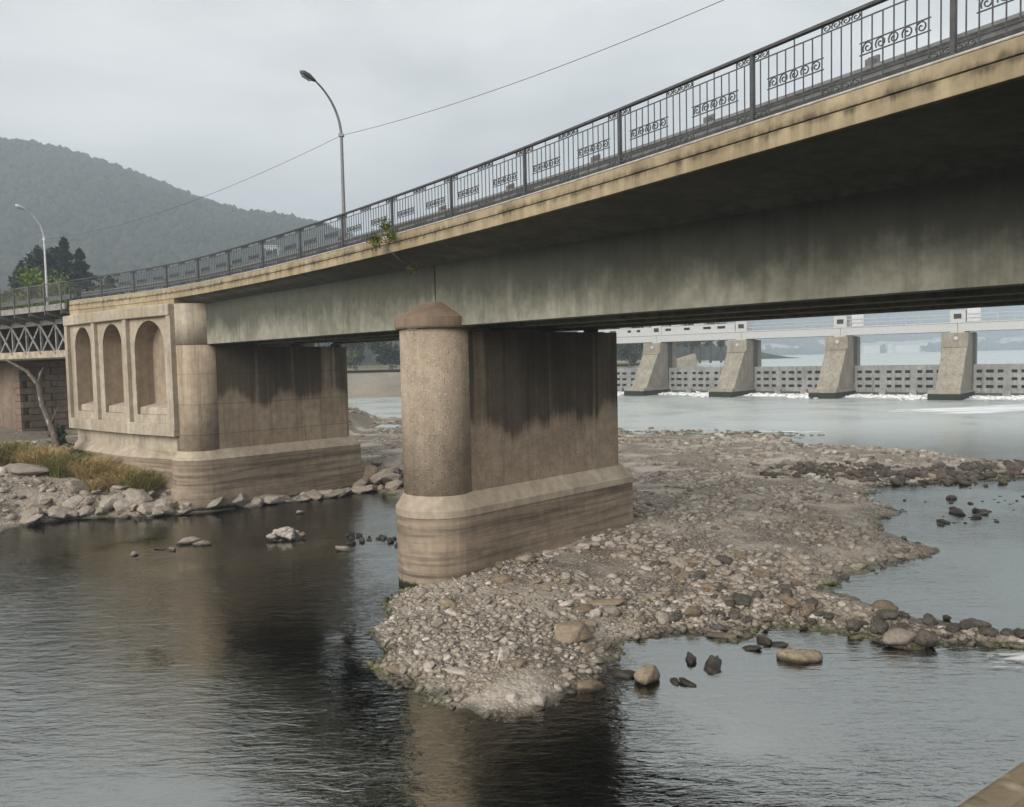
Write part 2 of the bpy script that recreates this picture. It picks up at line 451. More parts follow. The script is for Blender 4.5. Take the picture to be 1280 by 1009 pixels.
# ------------------------------------------------------------------ mesh helpers
class MB:
    def __init__(self):
        self.v = []
        self.f = []
    def add(self, vs, fs):
        b = len(self.v)
        self.v += [tuple(x) for x in vs]
        self.f += [tuple(i + b for i in f) for f in fs]
        return self
    def hexa(self, c):
        return self.add(c, [(0, 3, 2, 1), (4, 5, 6, 7), (0, 1, 5, 4), (1, 2, 6, 5), (2, 3, 7, 6), (3, 0, 4, 7)])
    def box(self, x0, x1, y0, y1, z0, z1):
        return self.hexa([(x0, y0, z0), (x1, y0, z0), (x1, y1, z0), (x0, y1, z0), (x0, y0, z1), (x1, y0, z1), (x1, y1, z1), (x0, y1, z1)])
    def beam(self, a, b, w_, h_, up=(0, 0, 1)):
        a, b = Vector(a), Vector(b)
        d = (b - a).normalized()
        s = d.cross(Vector(up))
        s = s.normalized() if s.length > 1e-6 else Vector((1, 0, 0))
        u = s.cross(d).normalized()
        s *= w_ / 2
        u *= h_ / 2
        return self.hexa([a - s - u, a + s - u, b + s - u, b - s - u, a - s + u, a + s + u, b + s + u, b - s + u])
    def prism(self, poly, z0, z1, poly2=None):
        n = len(poly)
        p2 = poly2 or poly
        vs = [(x, y, z0) for x, y in poly] + [(x, y, z1) for x, y in p2]
        fs = [(i, (i + 1) % n, n + (i + 1) % n, n + i) for i in range(n)]
        fs += [tuple(range(n - 1, -1, -1)), tuple(range(n, 2 * n))]
        return self.add(vs, fs)
    def tube(self, pts, rad, seg=8, cap=True):
        pts = [Vector(p) for p in pts]
        rs = rad if isinstance(rad, (list, tuple)) else [rad] * len(pts)
        vs, fs = [], []
        ref = None
        for i, p in enumerate(pts):
            d = (pts[min(i + 1, len(pts) - 1)] - pts[max(i - 1, 0)]).normalized()
            if ref is None:
                ref = Vector((0, 0, 1)) if abs(d.z) < 0.9 else Vector((1, 0, 0))
            s = d.cross(ref).normalized()
            u = s.cross(d).normalized()
            ref = u
            for k in range(seg):
                a = 2 * math.pi * k / seg
                vs.append(p + (s * math.cos(a) + u * math.sin(a)) * rs[i])
        for i in range(len(pts) - 1):
            for k in range(seg):
                k2 = (k + 1) % seg
                fs.append((i * seg + k, i * seg + k2, (i + 1) * seg + k2, (i + 1) * seg + k))
        if cap:
            fs.append(tuple(range(seg - 1, -1, -1)))
            fs.append(tuple((len(pts) - 1) * seg + k for k in range(seg)))
        return self.add(vs, fs)
    def loft(self, secs, closed=True, caps=True):
        n = len(secs[0])
        vs = [q for s in secs for q in s]
        fs = []
        for i in range(len(secs) - 1):
            for k in range(n if closed else n - 1):
                k2 = (k + 1) % n
                fs.append((i * n + k, i * n + k2, (i + 1) * n + k2, (i + 1) * n + k))
        if caps and closed:
            fs.append(tuple(range(n - 1, -1, -1)))
            fs.append(tuple((len(secs) - 1) * n + k for k in range(n)))
        return self.add(vs, fs)
    def mesh(self, name, smooth=False, fix=True):
        me = bpy.data.meshes.new(name)
        me.from_pydata(self.v, [], self.f)
        if fix:
            bm = bmesh.new()
            bm.from_mesh(me)
            bmesh.ops.recalc_face_normals(bm, faces=bm.faces)
            bm.to_mesh(me)
            bm.free()
        if smooth:
            me.polygons.foreach_set('use_smooth', [True] * len(me.polygons))
        me.update()
        return me
    def build(self, name, mat, parent=None, smooth=False, bevel=0.0, fix=True):
        me = self.mesh(name, smooth, fix)
        me.materials.append(MT[mat])
        return link(name, me, parent, bevel)

def link(name, me, parent=None, bevel=0.0):
    o = bpy.data.objects.new(name, me)
    COL.objects.link(o)
    if parent is not None:
        o.parent = parent
        o.matrix_parent_inverse = parent.matrix_world.inverted()
    if bevel:
        b = o.modifiers.new('bevel', 'BEVEL')
        b.width = bevel
        b.segments = 2
        b.limit_method = 'ANGLE'
        b.angle_limit = R(40)
    return o
def np_mesh(name, v, f, mat, tint=None, smooth=False):
    """v (n,3) array, f (m,3 or 4) array"""
    me = bpy.data.meshes.new(name)
    n, k = f.shape
    me.vertices.add(len(v))
    me.vertices.foreach_set('co', np.ascontiguousarray(v, dtype=np.float32).ravel())
    me.loops.add(n * k)
    me.loops.foreach_set('vertex_index', np.ascontiguousarray(f, dtype=np.int32).ravel())
    me.polygons.add(n)
    me.polygons.foreach_set('loop_start', np.arange(0, n * k, k, dtype=np.int32))
    me.polygons.foreach_set('loop_total', np.full(n, k, dtype=np.int32))
    if smooth:
        me.polygons.foreach_set('use_smooth', np.ones(n, dtype=bool))
    if tint is not None:
        a = me.attributes.new('tint', 'FLOAT', 'POINT')
        a.data.foreach_set('value', np.ascontiguousarray(tint, dtype=np.float32))
    me.materials.append(MT[mat])
    me.update(calc_edges=True)
    return me
def tag(o, label=None, cat=None, group=None, kind=None):
    if label: o['label'] = label
    if cat: o['category'] = cat
    if group: o['group'] = group
    if kind: o['kind'] = kind
    return o
def empty(name, loc, label, cat, group=None):
    o = bpy.data.objects.new(name, None)
    o.empty_display_size = 0.3
    COL.objects.link(o)
    o.location = loc
    o.matrix_world = Matrix.Translation(loc)
    return tag(o, label, cat, group)
def S(o):
    return tag(o, kind='structure')

ICO = None
def ico(sub):
    bm = bmesh.new()
    bmesh.ops.create_icosphere(bm, subdivisions=sub, radius=1.0)
    bm.verts.ensure_lookup_table()
    v = np.array([p.co[:] for p in bm.verts])
    f = np.array([[q.index for q in fc.verts] for fc in bm.faces])
    bm.free()
    return v, f
ICO1 = ico(1)
CHIP = (np.array([(-1, -.8, -.8), (1, -.9, -.7), (.9, .8, -.8), (-.8, .9, -.7), (-.7, -.7, .6), (.6, -.6, .8), (.8, .6, .5), (-.6, .7, .7)]),
        np.array([(0, 3, 2), (0, 2, 1), (4, 5, 6), (4, 6, 7), (0, 1, 5), (0, 5, 4), (1, 2, 6), (1, 6, 5), (2, 3, 7), (2, 7, 6), (3, 0, 4), (3, 4, 7)]))
ICO2 = ico(2)
ICO3 = ico(3)
def scatter_blobs(name, base, centers, scales, mat, jitter=0.25, tint=None, smooth=False, variants=12, rotz=True):
    """one joined mesh of many small deformed blobs: centers (n,3), scales (n,3)"""
    bv, bf = base
    n = len(centers)
    var = np.stack([bv * (1 + jitter * RNG.uniform(-1, 1, (len(bv), 1))) for _ in range(variants)])
    V = var[RNG.integers(0, variants, n)] * scales[:, None, :]
    if rotz:
        a = RNG.uniform(0, 2 * np.pi, n)
        c, s = np.cos(a)[:, None], np.sin(a)[:, None]
        x, y = V[:, :, 0].copy(), V[:, :, 1].copy()
        V[:, :, 0] = c * x - s * y
        V[:, :, 1] = s * x + c * y
        b = RNG.normal(0, 0.25, n)[:, None]
        V[:, :, 2] += V[:, :, 0] * b
    V = V + centers[:, None, :]
    Fc = bf[None] + (np.arange(n) * len(bv))[:, None, None]
    tv = None if tint is None else np.repeat(tint, len(bv))
    return np_mesh(name, V.reshape(-1, 3), Fc.reshape(-1, bf.shape[1]), mat, tv, smooth)

# ------------------------------------------------------------------ ground: river bed with gravel bars
LAND = [(-3.57, 23.75), (-3.70, 22.4), (-3.5, 20.05), (-3.1, 17.88), (-2.69, 16.95), (-1.95, 16.16), (-0.76, 15.46), (0.02, 15.1),
        (1.14, 15.6), (1.81, 16.3), (1.85, 17.4), (2.3, 18.4), (3.1, 19.1), (4.32, 19.85), (5.01, 19.05), (6.01, 19.44), (6.97, 19.38),
        (7.96, 18.92), (8.94, 18.2), (10.21, 18.3), (11.55, 17.9), (14.5, 17.2), (14.8, 17.9), (11.94, 18.7), (10.94, 19.45), (10.04, 20.4),
        (9.68, 21.45), (8.78, 22.6), (10.02, 23.8), (11.79, 25.55), (14.19, 27.17), (14.42, 28.74), (13.91, 30.15), (16.15, 33.55),
        (16.69, 37.43), (18.15, 40.06), (23.58, 41.96), (27.17, 42.28), (38, 42.5), (40, 46), (30.82, 47.99), (28.52, 50.78), (26.44, 53.82),
        (21.61, 59.94), (22.35, 64.7), (26.07, 65.89), (22.8, 71.17), (10.85, 77.63), (-13.58, 96.51), (-21.32, 100.17), (-40, 104), (-75, 100),
        (-110, 90), (-110, 20), (-60, 22), (-34, 28.0), (-25, 31.8), (-21.97, 33.83), (-21.3, 35.7), (-18.56, 36.7), (-15.65, 36.6), (-13.2, 38.5), (-9.24, 41.23),
        (-7.38, 42.5), (-6.27, 41.34), (-4.6, 36.37), (-1.5, 31.0), (-2.2, 26.2)]
LP = np.array(LAND)
def poly_sd(P, X, Y):
    """signed distance, positive inside"""
    d = np.full(X.shape, 1e9)
    ins = np.zeros(X.shape, bool)
    n = len(P)
    for i in range(n):
        ax, ay = P[i]
        bx, by = P[(i + 1) % n]
        ex, ey = bx - ax, by - ay
        t = np.clip(((X - ax) * ex + (Y - ay) * ey) / (ex * ex + ey * ey + 1e-12), 0, 1)
        d = np.minimum(d, (X - ax - t * ex) ** 2 + (Y - ay - t * ey) ** 2)
        c = ((ay > Y) != (by > Y)) & (X < (bx - ax) * (Y - ay) / (by - ay + 1e-12) + ax)
        ins ^= c
    return np.where(ins, np.sqrt(d), -np.sqrt(d))
def vnoise(X, Y, s, seed):
    """cheap value noise"""
    r = np.random.default_rng(seed).uniform(-1, 1, (256, 256))
    x, y = X * s, Y * s
    xi, yi = np.floor(x).astype(int), np.floor(y).astype(int)
    fx, fy = x - xi, y - yi
    fx, fy = fx * fx * (3 - 2 * fx), fy * fy * (3 - 2 * fy)
    g = lambda a, b: r[a % 256, b % 256]
    return (g(xi, yi) * (1 - fx) * (1 - fy) + g(xi + 1, yi) * fx * (1 - fy) + g(xi, yi + 1) * (1 - fx) * fy + g(xi + 1, yi + 1) * fx * fy)
def sstep(a, b, x):
    t = np.clip((x - a) / (b - a), 0, 1)
    return t * t * (3 - 2 * t)
def ground_z(X, Y):
    X, Y = np.asarray(X, float), np.asarray(Y, float)
    d = poly_sd(LP, X + 0.35 * vnoise(X, Y, 0.9, 3) + 0.12 * vnoise(X, Y, 3.1, 4), Y + 0.35 * vnoise(X, Y, 0.9, 5) + 0.12 * vnoise(X, Y, 3.1, 6))
    far = sstep(30, 60, Y)
    hi = 0.52 - 0.33 * far
    up = hi * (1 - np.exp(-np.maximum(d, 0) / 1.6))
    up += 0.22 * np.exp(-(((X - 0.5) / 2.2) ** 2 + ((Y - 23.0) / 2.6) ** 2)) * (d > 0)
    lb = sstep(-14.5, -18.5, X) * sstep(30, 36, Y) * (1 - sstep(90, 110, Y))
    up += lb * 2.3 * (1 - np.exp(-np.maximum(d - 0.6, 0) / 5.0))
    up += sstep(-30, -60, X) * 3.0 * (1 - np.exp(-np.maximum(d, 0) / 12))
    up += 0.10 * vnoise(X, Y, 0.35, 8) * np.minimum(1, np.maximum(d, 0)) + 0.24 * far * vnoise(X, Y, 0.16, 9) * (d > 0)
    dn = -1.3 * (1 - np.exp(np.minimum(d, 0) / 3.2))
    return np.where(d > 0, up, dn) + 0.03 * vnoise(X, Y, 2.3, 10)
def nonuni(parts):
    out = []
    for a, b, s in parts:
        out += list(np.arange(a, b, s))
    return np.array(out + [parts[-1][1]])
gx = nonuni([(-900, -130, 60), (-130, -40, 3), (-40, -10, 0.5), (-10, 16, 0.16), (16, 50, 0.6), (50, 140, 4), (140, 1500, 80)])
gy = nonuni([(-60, 4, 6), (4, 12, 1.0), (12, 30, 0.16), (30, 50, 0.35), (50, 110, 1.0), (110, 190, 4)])
GX, GY = np.meshgrid(gx, gy)
GZ = ground_z(GX, GY)
nx, ny = len(gx), len(gy)
gv = np.stack([GX.ravel(), GY.ravel(), GZ.ravel()], 1)
idx = np.arange(nx * ny).reshape(ny, nx)
gf = np.stack([idx[:-1, :-1].ravel(), idx[:-1, 1:].ravel(), idx[1:, 1:].ravel(), idx[1:, :-1].ravel()], 1)
S(link('riverbed', np_mesh('riverbed', gv, gf, 'ground', smooth=True)))

# river: one flat sheet
S(MB().add([(-900, -60, 0), (1500, -60, 0), (1500, 190, 0), (-900, 190, 0)], [(0, 1, 2, 3)]).build('river', 'water'))

# ------------------------------------------------------------------ weir line, lake, far bank, hills
WA, WB = Vector((71.7, 112, 0)), Vector((21.4, 155, 0))
WT = (WB - WA).normalized()             # along the weir, to the left
WD = Vector((-WT.y, WT.x, 0))           # one of the normals
if WD.y > 0: WD = -WD                   # downstream, towards the camera
def wp(t, d=0.0, z=0.0):
    """t metres left of the right-hand reference, d metres downstream"""
    q = WA + WT * t + WD * d
    return Vector((q.x, q.y, z))
LAKE_Z = 4.35
q0, q1 = wp(-160, -0.8), wp(70, -0.8)
S(MB().add([(q0.x, q0.y, LAKE_Z), (1600, 200, LAKE_Z), (3500, 2600, LAKE_Z), (-900, 2600, LAKE_Z), (-300, 600, LAKE_Z), (q1.x, q1.y, LAKE_Z)], [(0, 1, 2, 3, 4, 5)]).build('lake', 'lake'))

def earth(name, a, b, sc=0.05):
    M = Mat(name)
    p = M.pos()
    f = M.noise(p, sc, 6, 0.65)
    g = M.noise(p, sc * 30, 4, 0.6)
    c = M.mix(M.ramp(f, [(0.35, 0.0), (0.65, 1.0)]), a, b)
    c = M.mix(M.ramp(g, [(0.35, 0.5), (0.65, 0.0)]), c, tuple(x * 0.6 for x in a))
    return M.bsdf(c, 0.95, normal=M.bump(g, 0.5, 0.2), spec=0.05)
MT['bank'] = earth('bank_earth', (0.235, 0.205, 0.16), (0.35, 0.31, 0.25), 0.12)
MT['meadow'] = earth('meadow', (0.11, 0.12, 0.05), (0.22, 0.19, 0.09), 0.03)
MT['hill'] = earth('hill_soil', (0.025, 0.036, 0.018), (0.05, 0.055, 0.028), 0.01)
# embankment of the far bank: foot line, slope, flat top
foot = [(-400, 120), (-220, 138), (-120, 150), (-60, 156), (-22, 159.5), (8, 161.5), (26, 166), (36, 176), (60, 240), (120, 420), (150, 620)]
mb = MB()
secs = []
for i, (x, y) in enumerate(foot):
    if i < 6: nx_, ny_ = 0.0, 1.0
    else: nx_, ny_ = -0.93, 0.37
    s_ = []
    for off, z in ((-3, -0.6), (0.0, 0.1), (4.0, 1.2), (12.0, 4.7), (16.0, 5.2), (60.0, 5.4)):
        s_.append((x + nx_ * off + random.uniform(-.4, .4), y + ny_ * off + random.uniform(-.5, .5), z + random.uniform(-.12, .12)))
    secs.append(s_)
mb.loft(secs, closed=False)
S(mb.build('far_embankment', 'bank', smooth=True))
mb = MB()
mb.add([(-1800, 60, 4.0), (-115, 60, 4.0), (-115, 152, 5.1), (-60, 168, 5.25), (20, 174, 5.25), (28, 190, 5.25), (110, 430, 5.2), (140, 650, 5.2), (-200, 2400, 8), (-1800, 2400, 8)], [tuple(range(10))])
S(mb.build('far_plain', 'meadow'))

# hillside on the left, with forest; ridge heights follow the skyline
RIDGE = [(-1900, 330), (-1400, 345), (-1000, 330), (-800, 300), (-622, 277), (-524, 262), (-428, 226), (-360, 196), (-301, 177), (-262, 172), (-203, 157), (-120, 118), (-20, 70), (80, 25), (160, 6)]
rx = np.array([a for a, b in RIDGE]); rz = np.array([b for a, b in RIDGE])
def hill_z(X, Y):
    top = np.interp(X, rx, rz)
    k = sstep(330, 1000, Y)
    back = 1 - sstep(1000, 1500, Y)
    prof = np.where(Y < 1000, k ** 0.9, back)
    gul = 14 * vnoise(X, Y, 0.006, 31) + 6 * vnoise(X, Y, 0.017, 32)
    gul = gul * np.clip(1 - np.exp(-((Y - 1000) / 140) ** 2), 0.0, 1) * (Y < 1000)
    return 3.0 + top * prof + gul * prof
hx = np.arange(-1900, 180, 24.0); hy = np.arange(330, 1500, 24.0)
HX, HY = np.meshgrid(hx, hy)
HZ = hill_z(HX, HY)
idx = np.arange(HX.size).reshape(HX.shape)
hf = np.stack([idx[:-1, :-1].ravel(), idx[:-1, 1:].ravel(), idx[1:, 1:].ravel(), idx[1:, :-1].ravel()], 1)
S(link('hillside', np_mesh('hillside', np.stack([HX.ravel(), HY.ravel(), HZ.ravel()], 1), hf, 'hill', smooth=True)))
nf = 20000
fx_ = RNG.uniform(-1500, 120, nf); fy_ = 380 + 660 * RNG.uniform(0, 1, nf) ** 0.8
fz_ = hill_z(fx_, fy_)
hs = RNG.uniform(2.6, 5.6, nf)
sc_ = np.stack([hs * RNG.uniform(.8, 1.2, nf), hs * RNG.uniform(.8, 1.2, nf), hs * RNG.uniform(0.9, 1.35, nf)], 1)
tn = np.clip(RNG.normal(0.08, 0.14, nf), 0, 0.8)
tag(link('hill_forest', scatter_blobs('hill_forest', ICO1, np.stack([fx_, fy_, fz_ + hs * 0.5], 1), sc_, 'forest', 0.32, tn)),
    'hazy green forest covering the hillside behind the bridge', 'forest', kind='stuff')

# far hills beyond the lake
rr = [(-1800, 260), (-600, 240), (200, 170), (700, 120), (1200, 130), (1900, 170), (2600, 150), (3400, 110), (4200, 90)]
ax_ = np.array([a for a, b in rr]); az_ = np.array([b for a, b in rr])
hx = np.arange(-1800, 4200, 60.0); hy = np.arange(1430, 2500, 50.0)
HX, HY = np.meshgrid(hx, hy)
HZ = 1 + np.interp(HX, ax_, az_) * sstep(1520, 2400, HY) * (1 + 0.15 * vnoise(HX, HY, 0.004, 41)) + 8 * sstep(1450, 1540, HY)
idx = np.arange(HX.size).reshape(HX.shape)
hf = np.stack([idx[:-1, :-1].ravel(), idx[:-1, 1:].ravel(), idx[1:, 1:].ravel(), idx[1:, :-1].ravel()], 1)
S(link('far_hills', np_mesh('far_hills', np.stack([HX.ravel(), HY.ravel(), HZ.ravel()], 1), hf, 'hill', smooth=True)))
n2 = 5000
fx_ = RNG.uniform(300, 2700, n2); fy_ = 1480 + 850 * RNG.uniform(0, 1, n2) ** 1.6
fz_ = 1 + np.interp(fx_, ax_, az_) * sstep(1520, 2400, fy_) + 8
hs = RNG.uniform(4, 9, n2)
sc_ = np.stack([hs * 1.3, hs * 1.3, hs], 1)
tag(link('far_shore_woods', scatter_blobs('far_shore_woods', ICO1, np.stack([fx_, fy_, fz_ + hs * .3], 1), sc_, 'forest', 0.3, np.clip(RNG.normal(.1, .1, n2), 0, 1))),
    'hazy woods along the far shore of the lake', 'woods', kind='stuff')

# ------------------------------------------------------------------ road bridge
G = Vector((-0.6756, 0.7373, 0))        # along the girders, to the left and away
NV = Vector((0.7373, 0.6756, 0))        # across the bridge, away from the camera
PC1 = Vector((-2.3, 24.85, 0))          # nose centre of the near pier
N0 = PC1.dot(NV)
AXD = Vector((0.70, 0.714, 0)).normalized()
ASD = Vector((AXD.y, -AXD.x, 0))
PC2 = PC1 + G * 19.0                    # nose centre of the far pier
GB = CZ + 1.06                          # girder underside
POSTS = [(12.9, -0.3), (11.15, 2.4), (9.4, 5.15), (7.6, 7.9), (5.86, 10.67), (4.08, 13.45), (2.27, 16.25), (0.42, 18.98), (-1.5, 21.66), (-3.47, 24.27), (-5.5, 26.85), (-7.58, 29.4),
         (-9.72, 31.9), (-11.9, 34.3), (-14.15, 36.7), (-16.55, 38.95), (-19.1, 41.0), (-21.75, 42.95), (-24.45, 44.85)]
PV = [Vector((x, y, 0)) for x, y in POSTS]
def path_frames(pts):
    fr = []
    for i, p in enumerate(pts):
        d = (pts[min(i + 1, len(pts) - 1)] - pts[max(i - 1, 0)]).normalized()
        nrm = Vector((d.y, -d.x, 0))
        if nrm.dot(NV) < 0: nrm = -nrm
        fr.append((p, d, nrm))
    return fr
def refine(pts, k=4):
    out = []
    for i in range(len(pts) - 1):
        p0, p1, p2, p3 = pts[max(i - 1, 0)], pts[i], pts[i + 1], pts[min(i + 2, len(pts) - 1)]
        for j in range(k):
            t = j / k
            out.append(0.5 * ((2 * p1) + (-p0 + p2) * t + (2 * p0 - 5 * p1 + 4 * p2 - p3) * t * t + (-p0 + 3 * p1 - 3 * p2 + p3) * t ** 3))
    return out + [pts[-1]]
FINE = path_frames(refine(PV, 4))
ZT = CZ + 3.85                          # kerb top under the railing
bridge = empty('road_bridge', (PC1.x, PC1.y, 0), 'grey concrete road bridge with ochre edge band crossing the river', 'bridge')
def sec(fr, pts):
    return [(fr[0].x + fr[2].x * o_, fr[0].y + fr[2].y * o_, z) for o_, z in pts]
def over(fr):
    return max(0.75, min(N0 - fr[0].dot(NV), 4.3) / max(0.6, fr[2].dot(NV)))
def far_w(fr):
    return max(9.0, (N0 + 8.4 - fr[0].dot(NV)))
mb = MB()
mb.loft([sec(f, [(-0.02, ZT - 0.145), (0.255, ZT - 0.13), (0.256, ZT - 0.03), (far_w(f), ZT - 0.03), (far_w(f), ZT - 0.55), (over(f) + 7.3, ZT - 0.95), (over(f) + 6.9, ZT - 0.75), (over(f) + 0.35, ZT - 0.75),
                         (over(f) + 0.02, ZT - 0.90), (over(f) - 0.45, ZT - 0.74), (-0.02, ZT - 0.565)]) for f in FINE])
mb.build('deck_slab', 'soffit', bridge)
mb = MB()
mb.loft([sec(f, [(-0.10, ZT - 0.08), (0.25, ZT - 0.02), (0.25, ZT - 0.12), (0.0, ZT - 0.14), (0.0, ZT - 0.285), (-0.10, ZT - 0.285)]) for f in FINE])
up = mb.build('fascia_band', 'fascia', bridge, bevel=0.012)
up['label'] = 'upper ochre band of the deck edge'
mb = MB()
mb.loft([sec(f, [(-0.13, ZT - 0.315), (0.0, ZT - 0.315), (0.0, ZT - 0.57), (-0.13, ZT - 0.57)]) for f in FINE])
mb.build('fascia_band', 'fascia', bridge, bevel=0.012)['label'] = 'lower ochre band of the deck edge'
mb = MB()
mb.loft([sec(f, [(-0.06, ZT - 0.285), (-0.005, ZT - 0.285), (-0.005, ZT - 0.315), (-0.06, ZT - 0.315)]) for f in FINE])
mb.build('shadow_groove', 'soffit', bridge)
# footway kerb and road
mb = MB()
mb.loft([sec(f, [(0.26, ZT - 0.028), (1.25, ZT - 0.028), (1.25, ZT + 0.09), (0.26, ZT + 0.05)]) for f in FINE])
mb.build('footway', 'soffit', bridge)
mb = MB()
mb.loft([sec(f, [(1.26, ZT - 0.028), (far_w(f) - 0.6, ZT - 0.028), (far_w(f) - 0.6, ZT - 0.02), (1.26, ZT - 0.02)]) for f in FINE])
mb.build('road_surface', 'asphalt', bridge)
# pale conduit along the edge
mb = MB()
mb.tube([(f[0].x - f[2].x * 0.06, f[0].y - f[2].y * 0.06, ZT - 0.045) for f in FINE], 0.022, 6)
mb.build('conduit', 'pipe', bridge, smooth=True)
# girders: two spans, four lines
def girder_piece(s0, s1, off):
    mb = MB()
    a = PC1 + G * s0 + NV * off
    b = PC1 + G * s1 + NV * off
    t = NV * 0.5
    zt = ZT - 0.8
    prof = [(0.0, zt), (0.0, GB + 0.30), (0.0, GB), (0.52, GB), (0.52, GB + 0.25), (0.40, GB + 0.40), (0.40, zt)]
    mb.loft([[(q.x + NV.x * o_, q.y + NV.y * o_, z) for o_, z in prof] for q in (a, b)])
    return mb
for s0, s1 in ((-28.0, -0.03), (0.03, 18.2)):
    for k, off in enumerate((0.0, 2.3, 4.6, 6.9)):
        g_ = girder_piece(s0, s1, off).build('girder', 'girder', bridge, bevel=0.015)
    for q in np.arange(s0 + 4, s1, 6.0):
        a = PC1 + G * q + NV * 0.41; b = PC1 + G * q + NV * 7.0
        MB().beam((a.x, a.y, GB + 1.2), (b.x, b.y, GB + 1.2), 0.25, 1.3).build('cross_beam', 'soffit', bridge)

# ------------------------------------------------------------------ piers
def stadium(c, r, L, back_r=0.25, seg=20):
    """plan outline: round nose towards the camera, squarer back end"""
    out = []
    for k in range(seg + 1):
        a = math.pi / 2 + math.pi * k / seg
        out.append((math.cos(a) * r, math.sin(a) * r))
    for a0, cx, cy in ((-math.pi / 2, L - back_r, -r + back_r), (0, L - back_r, r - back_r)):
        for k in range(5):
            a = a0 + math.pi / 2 * k / 4
            out.append((cx + math.cos(a) * back_r, cy + math.sin(a) * back_r))
    # local x -> AXD, local y -> -ASD
    return [(c.x + AXD.x * u - ASD.x * v, c.y + AXD.y * u - ASD.y * v) for u, v in out]
def circle(c, r, seg=40):
    return [(c.x + r * math.cos(2 * math.pi * k / seg), c.y + r * math.sin(2 * math.pi * k / seg)) for k in range(seg)]
LZ = 2.85                               # top of the sloping ledge
p1 = empty('bridge_pier', (PC1.x, PC1.y, 0), 'round nosed pebble-finished bridge pier standing on the gravel spit', 'bridge pier', 'piers of the road bridge')
rn = 1.13
MB().prism(circle(PC1, rn), LZ - 0.03, GB - 0.06).build('nose', 'pier_pebble', p1, smooth=False).data.polygons.foreach_set('use_smooth', [True] * 0) if False else None
ns = MB().prism(circle(PC1, rn, 64), LZ - 0.03, GB - 0.06).build('nose', 'pier_pebble', p1)
for pl in ns.data.polygons: pl.use_smooth = len(pl.vertices) == 4
wl = MB().prism(stadium(PC1, rn - 0.06, 8.0, 0.3), LZ - 0.03, GB - 0.14).build('shaft', 'pier_wall', p1)
lg = MB().prism(stadium(PC1, rn + 0.27, 8.35, 0.12), LZ - 0.45, LZ, stadium(PC1, rn - 0.02, 8.05, 0.12)).build('ledge', 'ledge', p1)
mb = MB().prism(stadium(PC1, rn + 0.27, 8.35, 0.12), LZ - 0.66, LZ - 0.45)
mb.build('ledge_lip', 'ledge', p1)
mb = MB().prism(stadium(PC1, rn + 0.245, 8.32, 0.12), -1.2, LZ - 0.66)
mb.build('plinth', 'plinth', p1)
# conical cap over the nose
mb = MB()
rc = rn + 0.14
segs = 48
rings = [(rc - 0.03, GB - 0.055), (rc, GB + 0.0), (rc, GB + 0.27), (rc - 0.06, GB + 0.31), (0.32, GB + 0.76), (0.02, GB + 0.78)]
mb.loft([[(PC1.x + r_ * math.cos(2 * math.pi * k / segs), PC1.y + r_ * math.sin(2 * math.pi * k / segs), z) for k in range(segs)] for r_, z in rings])
cp = mb.build('cap', 'cap', p1)
for k in range(4):
    q = PC1 + NV * (0.25 + 2.3 * k)
    MB().box(q.x - 0.25, q.x + 0.25, q.y - 0.25, q.y + 0.25, GB - 0.14, GB + 0.01).build('bearing', 'steel_dark', p1)
mb = MB()
mb.hexa([(-3.10, 23.98, GB - .10), (-2.78, 23.78, GB - .10), (-2.72, 23.86, GB - .10), (-3.02, 24.1, GB - .10), (-3.06, 23.92, GB - .05), (-2.8, 23.76, GB - .07), (-2.74, 23.86, GB - .05), (-3.0, 24.1, GB - .05)])
mb.build('cap_chip', 'rock_white', p1)['label'] = 'pale broken chip under the rim of the cap'

p2 = empty('bridge_pier', (PC2.x, PC2.y, 0), 'smooth concrete bridge pier joined to the arched panel wall', 'bridge pier', 'piers of the road bridge')
ns = MB().prism(circle(PC2, rn, 64), LZ - 0.03, GB - 0.02).build('nose', 'pier_nose_smooth', p2)
for pl in ns.data.polygons: pl.use_smooth = len(pl.vertices) == 4
ns = MB().prism(circle(PC2, rn + 0.015, 64), GB + 0.0, ZT - 0.86).build('nose_head', 'panel', p2)
for pl in ns.data.polygons: pl.use_smooth = len(pl.vertices) == 4
MB().prism(stadium(PC2, rn - 0.06, 7.9, 0.3), LZ - 0.03, GB - 0.14).build('shaft', 'pier_wall_smooth', p2)
MB().prism(stadium(PC2, rn + 0.30, 8.3, 0.12), LZ - 0.42, LZ + 0.02, stadium(PC2, rn - 0.02, 8.0, 0.12)).build('ledge', 'ledge', p2)
MB().prism(stadium(PC2, rn + 0.29, 8.29, 0.12), 1.15, LZ - 0.42).build('plinth', 'plinth', p2)
MB().prism(stadium(PC2, rn + 0.38, 8.4, 0.12), -1.0, 1.15).build('footing', 'plinth', p2)
for k in range(4):
    q = PC2 + NV * (0.25 + 2.3 * k) - G * 0.7
    MB().box(q.x - 0.25, q.x + 0.25, q.y - 0.25, q.y + 0.25, GB - 0.14, GB + 0.01).build('bearing', 'steel_dark', p2)

